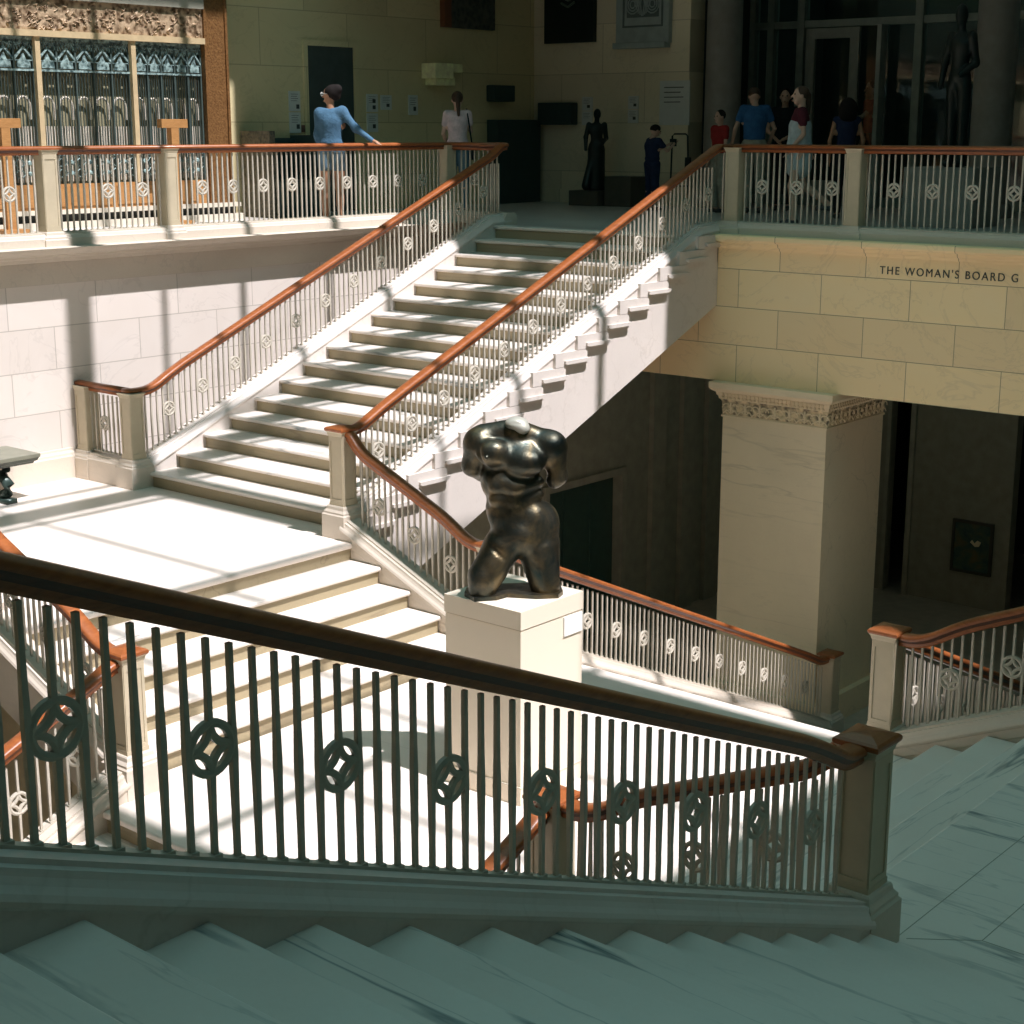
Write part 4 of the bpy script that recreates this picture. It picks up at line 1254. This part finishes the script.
obj('groove_shade', bm, M['relief_dark'], t)  # dark strips proud of the slab, painted as the shade of grooves
bm = bmesh.new()
for s in (-1, 1):
    for r in (.13, .09, .05):
        tube(bm, [(-8.69 + s * .19 + r * math.cos(a), YW - .115, 5.60 + r * 1.1 * math.sin(a)) for a in np.linspace(0, 2 * PI, 15)], .012, 5)
    for q in range(3):
        tube(bm, [(-8.69 + s * (.01 + q * .03), YW - .115, 5.42 + q * .02), (-8.69 + s * (.04 + q * .05), YW - .115, 5.6), (-8.69 + s * (.02 + q * .06), YW - .115, 5.78 + q * .05)], .013, 5)
obj('scrolls', bm, M['grey_relief'], t)
tag(obj('dark_block', yb(-10.76, -10.05, 3.75, 4.11, .2, .02), M['dark_green']), 'dark rectangular carved block on the end wall beside the shadowed statue', 'relief')
card(YW, -9.95, -9.74, 3.975, 4.196, 'wall label above the shadowed statue head, upper of the pair', 'y', ((.5, .2),))
card(YW, -9.95, -9.74, 3.746, 3.965, 'wall label partly behind the statue head, lower of the pair', 'y')
card(YW, -9.01, -8.81, 3.996, 4.20, 'wall label above the child with the phone, upper of the pair', 'y', ((.55, .2),))
card(YW, -9.01, -8.81, 3.777, 3.985, 'wall label above the child with the phone, lower of the pair', 'y', ((.5, .25),))
card(YW, -8.39, -7.82, 3.744, 4.424, 'large white text panel on the end wall', 'y')
bm = bmesh.new(); box(bm, -11, -7.9, YW - .04, YW, ZF, ZF + .22); struct('baseboard_north', bm, M['wall_yup'])
bm = bmesh.new(); box(bm, XW, XW + .04, 9.35, 13.5, ZF, ZF + .22); struct('baseboard_back', bm, M['wall_up'])

# columns
for x, y, lab in ((-7.38, 13.75, 'plain round grey column left of the glass doors'), (-2.86, 13.6, 'plain round grey column at the right edge of the gallery')):
    t = thing('column', lab, 'column', (x, y, ZF))
    bm = bmesh.new(); lathe(bm, [(.30, .18), (.285, .3), (.27, 4.12)], 32); obj('shaft', bm, simple('grey_column', (.27, .25, .22), .55), t, smooth=True)
    bm = bmesh.new(); lathe(bm, [(.37, 0), (.37, .06), (.35, .09), (.34, .12), (.32, .18)], 32); obj('base', bm, simple('grey_column_base', (.27, .25, .22), .55), t, smooth=True)
bm = bmesh.new(); box(bm, -7.93, -7.86, 13.52, 15.2, ZF, 6.6); struct('wall_return', bm, M['void'])

# glass partition
YG = 15.3
t = thing('window_2', None, None); t['kind'] = 'structure'
del_keys = []
bm = bmesh.new()
FD = .12
def fr_(x0, x1, z0, z1, d=.12): box(bm, x0, x1, YG - d / 2, YG + d / 2, z0, z1)
for x0, x1 in ((-7.86, -7.76), (-7.52, -7.40), (-6.97, -6.84), (-4.92, -4.79), (-3.5, -3.38), (-1.6, -1.4), (.4, .6), (2.4, 2.6)): fr_(x0, x1, ZF, 6.6, .16)
fr_(-7.85, 3.5, 5.25, 5.36, .12); fr_(-7.85, 3.5, ZF, ZF + .15, .12)
for x0 in (-4.22, -2.4, -.4): fr_(x0, x0 + .06, ZF, 5.24, .08)
obj('frame', bm, M['frame_teal'], t)
obj('pane', bx(-7.8, 3.5, YG - .006, YG + .006, ZF + .1, 6.6), M['glass'], t)
t2 = thing('door_3', None, None); t2['kind'] = 'structure'
bm = bmesh.new()
for a in ((-6.76, -6.60, ZF + .15, 5.23), (-5.98, -5.82, ZF + .15, 5.23), (-6.60, -5.98, 5.07, 5.23), (-6.60, -5.98, ZF + .15, ZF + .4)): box(bm, a[0], a[1], YG - .14, YG - .08, a[2], a[3])
obj('door_frame', bm, simple('door_frame_pale', (.26, .28, .24), .5), t2)
obj('door_frame', bx(-5.43, -5.36, YG - .30, YG - .10, ZF, 5.24), simple('open_door_edge', (.36, .40, .36), .4), t2)
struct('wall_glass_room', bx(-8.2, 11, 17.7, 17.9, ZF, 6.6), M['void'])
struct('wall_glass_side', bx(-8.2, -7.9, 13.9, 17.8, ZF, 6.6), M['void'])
lt = thing('door_lettering', 'pale capital letters THE PRITZKER over the glass door, cut by the top edge', 'sign', (-6.62, YG - .09, 5.685))
o = lettering('THE', .21, (0, 0, 0), (PI / 2, 0, 0), M['frame_teal'], 'word', None, 1.1); o.parent = lt
o = lettering('PRITZKER', .21, (.47, 0, 0), (PI / 2, 0, 0), M['frame_teal'], 'word', None, 1.1); o.parent = lt
# right side solid
struct('wall_gallery_right', bx(3.5, 11, 13.5, 13.9, ZF, 6.6), M['wall_yup'])

# ------------------------------------------------------------------ people
def rotm(a, ax='Z'): return np.array(Matrix.Rotation(a, 3, ax))

def person(label, loc, rz, Hh, skin, top=None, bottom=None, hair=None, pose=None, sleeve='short', legs='long', headyaw=0, headpitch=0, shoes='sole', dress=False,
           hairstyle='short', extra=None, shirt_b=None, res=.0105, glasses=False, female=True, wide=1.0):
    s = Hh / 1.70
    J = dict(hipL=(-.085, 0, .90), hipR=(.085, 0, .90), kneeL=(-.09, .01, .49), kneeR=(.09, .01, .49), ankL=(-.095, -.02, .085), ankR=(.095, -.02, .085),
             pelvis=(0, 0, .95), waist=(0, 0, 1.08), chest=(0, 0, 1.26), neck=(0, -.01, 1.44), head=(0, .01, 1.575),
             shL=(-.165, 0, 1.385), shR=(.165, 0, 1.385), elL=(-.215, -.03, 1.11), elR=(.215, -.03, 1.11), wrL=(-.225, .04, .88), wrR=(.225, .04, .88))
    if pose: J.update(pose)
    J = {k: np.array(v, float) for k, v in J.items()}
    P = []
    c = lambda a, b, ra, rb, k=.03: P.append(('c', a, b, ra, rb, k))
    c(J['hipL'], J['kneeL'], .082, .053); c(J['hipR'], J['kneeR'], .082, .053)
    c(J['kneeL'], J['ankL'], .052, .034); c(J['kneeR'], J['ankR'], .052, .034)
    # calf
    for q in 'LR':
        m = J['knee' + q] * .7 + J['ank' + q] * .3; P.append(('c', m + (0, -.018, 0), m * .6 + J['ank' + q] * .4 + (0, -.01, 0), .044, .034, .03))
        d = (0, .12, -.055); c(J['ank' + q] + (0, -.02, -.03), J['ank' + q] + d, .034, .024)
    P.append(('e', J['pelvis'], (.145, .10, .10), None, .04))
    P.append(('e', J['waist'], (.115 if female else .135, .088, .13), None, .05))
    P.append(('e', J['chest'], (.132 if female else .158, .090, .145), None, .03))
    c(J['shL'] * .88, J['shR'] * .88, .048, .048)
    c(J['neck'] + (0, 0, -.05), J['head'] + (0, -.02, -.05), .05, .045)
    Rh = rotm(headyaw) @ rotm(headpitch, 'X')
    hd = J['head']
    P.append(('e', hd + (0, 0, .02), (.072, .088, .095), Rh, .02)); P.append(('e', hd + Rh @ np.array((0, .025, -.045)), (.052, .058, .065), Rh, .02))
    P.append(('c', hd + Rh @ np.array((0, .088, .015)), hd + Rh @ np.array((0, .108, -.018)), .008, .013, .012))
    for q in (-1, 1): P.append(('e', hd + Rh @ np.array((q * .074, -.005, 0)), (.011, .018, .028), Rh, .008))
    P.append(('e', hd + Rh @ np.array((0, .088, -.062)), (.022, .014, .012), Rh, .01))
    for q in 'LR':
        sh, el, wr = J['sh' + q], J['el' + q], J['wr' + q]
        c(sh, el, .036, .029, .006); c(el, wr, .030, .022, .006)
        d = (wr - el) / np.linalg.norm(wr - el)
        if pose and ('hand' + q) in pose: d = J['hand' + q] / np.linalg.norm(J['hand' + q])
        side = np.cross(d, (0, 0, 1.0)); side = side / max(np.linalg.norm(side), 1e-6) if np.linalg.norm(side) > .2 else np.array((0, 1., 0))
        if abs(d[2]) > .8: side = np.array((0, 1.0, 0)) - d * d[1]; side /= np.linalg.norm(side)
        palm = wr + d * .05
        P.append(('c', wr + d * .01, wr + d * .075, .022, .024, .012))
        for f_, (off, ln) in enumerate(((-.027, .060), (-.009, .072), (.009, .068), (.027, .052))):
            b0 = wr + d * .075 + side * off * .9; curl = np.array((0, 0, -.012)) + d * ln
            mid = b0 + d * ln * .55; P.append(('c', b0, mid, .0088, .0080, .004)); P.append(('c', mid, mid + (d * .9 + np.array((0, .25, -.1))) * ln * .45, .0080, .007, .004))
        P.append(('c', wr + d * .03 - side * .022, wr + d * .075 - side * .055, .011, .009, .008))
    def S(me):
        me.transform(Matrix.Scale(s, 4)); return me
    root = obj('person', S(surface(P, res, .03)), skin, None)
    root.location = loc; root.rotation_euler = (0, 0, rz); root.scale = (wide, wide, 1); tag(root, label, 'person')
    for q in (-1, 1):
        bm = bmesh.new(); p = hd + Rh @ np.array((q * .030, .078, .018))
        bmesh.ops.create_uvsphere(bm, u_segments=8, v_segments=6, radius=.011, matrix=Matrix.Translation(p))
        bmesh.ops.scale(bm, vec=(s, s, s), verts=bm.verts); obj('eye', bm, M['eye'], root, smooth=True)
    bm = bmesh.new(); p = hd + Rh @ np.array((0, .096, -.062))
    bmesh.ops.create_uvsphere(bm, u_segments=8, v_segments=6, radius=.013, matrix=Matrix.Translation(p)); 
    for v in bm.verts: v.co.z = p[2] + (v.co.z - p[2]) * .45
    bmesh.ops.scale(bm, vec=(s, s, s), verts=bm.verts); obj('mouth', bm, M['lip'], root, smooth=True)
    if top:
        T = []
        k = .05
        T.append(('e', J['waist'] + (0, 0, .02), (.132 if female else .152, .105, .15), None, k)); T.append(('e', J['chest'], (.160 if female else .186, .118, .165), None, k))
        T.append(('c', J['shL'] * (.88, 1, 1), J['shR'] * (.88, 1, 1), .060, .060, .05))
        T.append(('e', J['pelvis'] + (0, 0, .06), (.152, .112, .07), None, .04))
        for q in 'LR':
            sh, el, wr = J['sh' + q], J['el' + q], J['wr' + q]
            if sleeve == 'long': T.append(('c', sh, el, .052, .042, .075)); T.append(('c', el, wr, .040, .031, .06))
            elif sleeve == 'short': T.append(('c', sh, sh * .5 + el * .5, .054, .052, .03))
        T.append(('-e', J['neck'] + (0, .0, .035), (.125 if hairstyle == 'bun' else .085, .085, .05), None, .01))
        if shirt_b:                       # sleeves of another colour
            body = [p for p in T if not (p[0] == 'c' and p[2] is not None and p[3] < .0601 and p[3] > .055)]
        obj('shirt', S(surface(T, .012, .04)), top, root)
    if dress:
        T = [('c', J['waist'] + (0, .0, .1), J['pelvis'] + (0, 0, -.02), .14, .15, .05), ('c', J['pelvis'] + (0, 0, .0), (J['hipL'] + J['hipR']) / 2 + (0, 0, -.17), .15, .165, .05),
             ('e', J['chest'] + (0, .0, -.03), (.165, .125, .13), None, .04)]
        for q in (-1, 1): T.append(('c', J['chest'] + (q * .07, .05, .05), J['neck'] + (q * .08, 0, -.03), .03, .028, .02)); T.append(('c', J['chest'] + (q * .07, -.06, .05), J['neck'] + (q * .08, 0, -.03), .03, .028, .02))
        obj('dress', S(surface(T, .012, .04)), dress, root)
    if bottom:
        T = [('e', J['pelvis'] + (0, 0, -.01), (.155, .115, .10), None, .04)]
        for q in 'LR':
            h, k_, a = J['hip' + q], J['knee' + q], J['ank' + q]
            if legs == 'short': T.append(('c', h, h * .62 + k_ * .38, .098, .092, .03))
            elif legs == 'knee': T.append(('c', h, k_, .098, .075, .03))
            else: T.append(('c', h, k_, .096, .066, .03)); T.append(('c', k_, a + (0, 0, .03), .066, .052, .03))
        obj('shorts' if legs != 'long' else 'trousers', S(surface(T, .012, .03)), bottom, root)
    Tn = [('e', hd + Rh @ np.array((0, -.018, .040)), (.082, .090, .088), Rh, .02), ('-e', hd + Rh @ np.array((0, .09, -.03)), (.075, .08, .085), Rh, .01)]
    if hairstyle == 'bun': Tn += [('e', hd + Rh @ np.array((0, -.050, .040)), (.086, .088, .092), Rh, .02), ('e', hd + Rh @ np.array((0, -.10, .075)), (.062, .06, .06), None, .02), ('e', hd + Rh @ np.array((0, -.075, .0)), (.065, .04, .06), None, .02)]
    if hairstyle == 'pony': Tn += [('c', hd + Rh @ np.array((0, -.10, .02)), hd + Rh @ np.array((0.01, -.13, -.20)), .035, .022, .02)]
    if hairstyle == 'big': Tn += [('e', hd + np.array((0, -.05, -.03)), (.135, .11, .15), None, .03), ('e', hd + np.array((0, -.06, -.12)), (.125, .09, .10), None, .03)]
    if hairstyle == 'long': Tn += [('c', hd + np.array((0, -.05, .0)), hd + np.array((0, -.07, -.16)), .075, .06, .03)]
    obj('hair', S(surface(Tn, .0105, .02)), hair or M['hair'], root)
    if shoes:
        for q in 'LR':
            a = J['ank' + q]
            T = [('c', a + (0, -.03, -.045), a + (0, .13, -.055), .043, .032, .02)]
            obj('shoe', S(surface(T, .010, .02)), M[shoes], root)
    if glasses:
        bm = bmesh.new()
        for q in (-1, 1):
            pts = [hd + Rh @ np.array((q * .034 + .026 * math.cos(a), .100, .018 + .022 * math.sin(a))) for a in np.linspace(0, 2 * PI, 13)]
            tube(bm, pts, .0035, 5); tube(bm, [hd + Rh @ np.array((q * .060, .098, .022)), hd + Rh @ np.array((q * .078, .0, .02))], .003, 5)
        bmesh.ops.scale(bm, vec=(s, s, s), verts=bm.verts); obj('glasses', bm, M['paper'], root)
    if extra: extra(root, J, s)
    return root

FWD = 130.3 - 90      # degrees: a figure turned by this faces straight away from the camera
r_ = math.radians
# person in blue leaning on the rail
def strap(root, J, s):
    bm = bmesh.new(); pts = [(.12, .09, 1.40), (.13, 0, 1.455), (.14, -.10, 1.36), (.17, -.125, 1.15), (.20, -.08, .96)]
    tube(bm, [Vector(p) * s for p in pts], .012, 6); obj('bag_strap', bm, M['blackcl'], root)
    o = obj('shoulder_bag', bx(.17 * s, .25 * s, -.16 * s, .08 * s, .76 * s, .97 * s, bevel=.02), M['blackcl'], root)
person('person in a long-sleeved blue top and denim shorts leaning on the gallery rail', (-8.24, 6.17, ZF), r_(FWD - 4), 1.74, M['skin_a'], M['denim_blue'], M['denim'], M['hair'],
       pose=dict(shL=(-.145, .0, 1.365), elL=(-.175, .03, 1.11), wrL=(-.16, .10, .89), shR=(.15, -.01, 1.385), elR=(.32, -.09, 1.185), wrR=(.53, -.17, 1.045), handR=(.8, -.4, -.35)),
       sleeve='long', legs='short', headyaw=r_(68), hairstyle='bun', glasses=True)
person('person in a pale pink T-shirt with a black bag strap, back turned', (-9.05, 9.42, ZF), r_(FWD + 5), 1.73, M['skin_b'], M['pinkwhite'], M['denim'], M['hair_br'],
       sleeve='short', legs='long', hairstyle='pony', extra=strap, pose=dict(shL=(-.15, 0, 1.385), shR=(.15, 0, 1.385), elL=(-.20, .02, 1.12), wrL=(-.14, .16, .98), elR=(.19, .04, 1.15), wrR=(.10, .14, 1.3)))
def phone(root, J, s):
    bm = bmesh.new(); p = (J['wrL'] + J['wrR']) / 2 * s
    box(bm, p[0] - .09, p[0] + .09, p[1] + .08, p[1] + .095, p[2] - .03, p[2] + .08); o = obj('phone', bm, M['black'], None)
    o.matrix_world = Matrix.Translation(root.location) @ Matrix.Rotation(root.rotation_euler.z, 4, 'Z'); tag(o, 'dark phone held up by the child at the end wall', 'phone')
person('child in a dark T-shirt holding up a phone before the end wall', (-7.60, 12.2, ZF), r_(FWD - 65), 1.28, M['skin_b'], M['navy'], M['navy'], M['hair'],
       pose=dict(shL=(-.15, .03, 1.37), shR=(.15, .03, 1.37), elL=(-.17, .18, 1.17), elR=(.17, .18, 1.17), wrL=(-.07, .36, 1.30), wrR=(.07, .36, 1.30), head=(0, .05, 1.56)),
       sleeve='short', legs='long', headpitch=-.35, extra=phone, female=False, wide=1.22)
person('person in a blue T-shirt seen from behind by the round column', (-6.00, 12.5, ZF), r_(FWD + 5), 1.82, M['skin_b'], M['blue'], M['khaki'], M['hair_br'], female=False, legs='long',
       pose=dict(elL=(-.27, -.02, 1.13), wrL=(-.27, .14, .96), elR=(.27, -.02, 1.13), wrR=(.25, .14, .96), head=(0, .08, 1.55)), headpitch=-.5)
person('person in black facing forward between the blue and grey clothed visitors', (-6.10, 13.5, ZF), r_(FWD + 165), 1.80, M['skin_b'], M['blackcl'], M['blackcl'], M['hair'], female=False,
       pose=dict(elL=(-.24, .02, 1.12), wrL=(-.06, .18, 1.02), elR=(.24, .02, 1.12), wrR=(.10, .18, 1.0)), hairstyle='long')
person('person in a pale grey dress over maroon sleeves walking to the left', (-3.95, 10.3, ZF), r_(FWD + 88), 1.74, M['skin_b'], M['maroon'], None, M['hair_br'], dress=M['greyd'], sleeve='short',
       pose=dict(kneeL=(-.08, .08, .49), ankL=(-.08, .06, .09), kneeR=(.08, -.06, .50), ankR=(.08, -.40, .26), elR=(.20, -.05, 1.13), wrR=(.19, -.14, .93), elL=(-.20, -.02, 1.12), wrL=(-.18, .12, .95)),
       headyaw=r_(6), headpitch=.1, hairstyle='pony')
person('person in a navy sleeveless top with big dark hair, back turned', (-4.22, 12.0, ZF), r_(FWD), 1.62, M['skin_a'], M['navy'], M['blackcl'], M['hair'], sleeve='none', hairstyle='big',
       pose=dict(elL=(-.24, -.02, 1.10), elR=(.24, -.02, 1.10)))
person('child in a red T-shirt half hidden by the person in blue', (-6.50, 12.35, ZF), r_(FWD + 120), 1.48, M['skin_b'], M['red'], M['khaki'], M['hair'], female=False,
       pose=dict(elL=(-.22, .04, 1.12), wrL=(-.14, .20, 1.0)))
person('person seen dimly inside the glass doors with one arm held out', (-6.10, 16.2, ZF), r_(FWD + 100), 1.97, M['skin_b'], M['red'], M['blackcl'], M['hair'],
       pose=dict(elL=(-.2, .22, 1.2), wrL=(-.2, .44, 1.15)), hairstyle='long')

# ------------------------------------------------------------------ statues in the gallery
def standing_statue(name, label, loc, rz, Hh, mat, robe=True, k=1.0):
    s = Hh / 1.7
    P = [('c', (-.09, 0, .85), (-.11, .02, .1), .10, .06, .04), ('c', (.09, 0, .85), (.10, -.03, .1), .10, .06, .04), ('e', (0, 0, .95), (.16, .12, .13), None, .05),
         ('e', (0, .01, 1.12), (.13, .10, .16), None, .05), ('e', (.01, .0, 1.28), (.17, .12, .15), None, .05), ('c', (-.17, 0, 1.38), (-.22, -.04, 1.1), .06, .05, .03),
         ('c', (-.22, -.04, 1.1), (-.10, .14, .98), .048, .035, .03), ('c', (.17, 0, 1.38), (.24, .02, 1.12), .06, .05, .03), ('c', (.24, .02, 1.12), (.25, .08, .86), .048, .038, .03),
         ('c', (0, 0, 1.4), (0, .03, 1.52), .055, .05, .03), ('e', (0, .04, 1.60), (.08, .10, .115), None, .02), ('e', (-.11, .05, .04), (.07, .13, .05), None, .02), ('e', (.10, 0, .04), (.07, .13, .05), None, .02)]
    if robe: P += [('c', (0, 0, .9), (0, 0, .06), .15, .20, .05), ('c', (.12, .04, .6), (.24, .1, .1), .08, .10, .04)]
    me = surface(P, .02, .04); me.transform(Matrix.Scale(s, 4))
    o = obj(name, me, mat); o.location = loc; o.rotation_euler = (0, 0, rz); tag(o, label, 'statue')
    return o
tag(obj('plinth_block', bx(-9.54, -8.96, 12.62, 13.12, ZF, 2.72, bevel=.01), M['dark_pedestal']), 'low dark plinth under the shadowed statue', 'plinth')
standing_statue('statue', 'dark robed figure statue in the shadows at the head of the far flight', (-9.20, 12.9, 2.72), r_(FWD + 190), 1.27, M['bronze_dark'])
tag(obj('plinth_block', bx(-8.92, -8.40, 12.75, 13.2, ZF, 2.95, bevel=.01), M['dark_pedestal']), 'taller dark plinth block beside the shadowed statue', 'plinth')
tag(obj('plinth_block', bx(-2.78, -1.85, 10.9, 11.8, ZF, 3.22, bevel=.01), M['grey_block']), 'large grey plinth behind the balustrade over the beam', 'plinth')
standing_statue('statue', 'tall dark bronze standing nude before the glass wall at right', (-2.24, 11.2, 3.22), r_(FWD + 130), 1.95, M['bronze_dark'], False).scale = (.78, .78, 1)
# wheeled frame by the child
t = thing('folding_frame', 'thin black tubular frame standing beside the child with the phone', 'frame', (-7.46, 12.72, ZF), r_(20))
bm = bmesh.new(); tube(bm, [(-.14, 0, 0), (-.12, 0, 1.10), (-.09, 0, 1.13), (.09, 0, 1.13), (.12, 0, 1.10), (.16, 0, 0)], .014, 6); obj('hoop', bm, M['black'], t)
bm = bmesh.new(); tube(bm, [(.13, 0, .55), (.13, .02, .78)], .05, 8); obj('pouch', bm, M['black'], t)
bm = bmesh.new(); tube(bm, [(-.13, 0, .35), (.14, 0, .35)], .012, 6); obj('crossbar', bm, M['black'], t)

# ------------------------------------------------------------------ light, sky, camera
sun = bpy.data.lights.new('sun', 'SUN'); sun.energy = 7.6; sun.angle = r_(.6); sun.color = (1.0, .95, 1.0)
so = bpy.data.objects.new('sun', sun); COL.objects.link(so)
E_ = math.atan(1.87); d = Vector((-math.cos(E_), -.012, -math.sin(E_)))
so.rotation_euler = d.to_track_quat('-Z', 'Y').to_euler(); so.location = (6, 0, 20)
w = bpy.data.worlds.new('sky'); SC.world = w; w.use_nodes = True
bg = w.node_tree.nodes['Background']; bg.inputs[0].default_value = (.36, .78, .80, 1); bg.inputs[1].default_value = .95
pl = bpy.data.lights.new('roof_light_portal', 'AREA'); pl.shape = 'RECTANGLE'; pl.size = SX1 - SX0; pl.size_y = 2 * SY
pl.cycles.is_portal = True
po = bpy.data.objects.new('roof_light_portal', pl); COL.objects.link(po); po.location = ((SX0 + SX1) / 2, 0, 12.3)

def fill_light(name, loc, sx_, sy_, watts, col):  # added area lights that lift dark areas; no fixture is modelled
    l = bpy.data.lights.new(name, 'AREA'); l.shape = 'RECTANGLE'; l.size = sx_; l.size_y = sy_; l.energy = watts; l.color = col
    o = bpy.data.objects.new(name, l); COL.objects.link(o); o.location = loc
fill_light('ground_floor_fill', (-1.5, 11.3, .74), 7, 4, 5, (.72, 1, .84))  # unseen fill added to lift the dark ground floor
fill_light('ground_side_fill', (-4.8, 10.5, .74), 1.5, 4, 1.2, (.72, 1, .84))  # weak added fill for the left ground floor wall
fill_light('gallery_fill', (-4.5, 11.0, 6.55), 9, 4, 9, (.75, 1, .85))  # added fill under the end gallery ceiling, lifts its shade
fill_light('glass_room_fill', (-3.5, 16.6, 6.55), 7, 1.6, 7, (.7, 1, .88))  # added fill that brightens the room behind the glass
cam = bpy.data.cameras.new('camera'); co = bpy.data.objects.new('camera', cam); COL.objects.link(co)
cam.sensor_width = 36; cam.sensor_fit = 'HORIZONTAL'; cam.lens = 1608.03 / 1024 * 36
cam.clip_start = .05; cam.clip_end = 100
yaw, pit = 2.27456, .23463
fwd = Vector((math.cos(yaw) * math.cos(pit), math.sin(yaw) * math.cos(pit), -math.sin(pit)))
co.location = (6.8994, -8.1638, 3.7041)
co.rotation_euler = fwd.to_track_quat('-Z', 'Y').to_euler()
SC.camera = co
SC.view_settings.view_transform = 'Standard'; SC.view_settings.look = 'None'; SC.view_settings.gamma = 1; SC.view_settings.use_curve_mapping = False
SC.view_settings.exposure = 0
SC.cycles.use_denoising = True
SC.cycles.max_bounces = 8; SC.cycles.diffuse_bounces = 6; SC.cycles.sample_clamp_indirect = 6
SC.cycles.caustics_reflective = False; SC.cycles.caustics_refractive = False
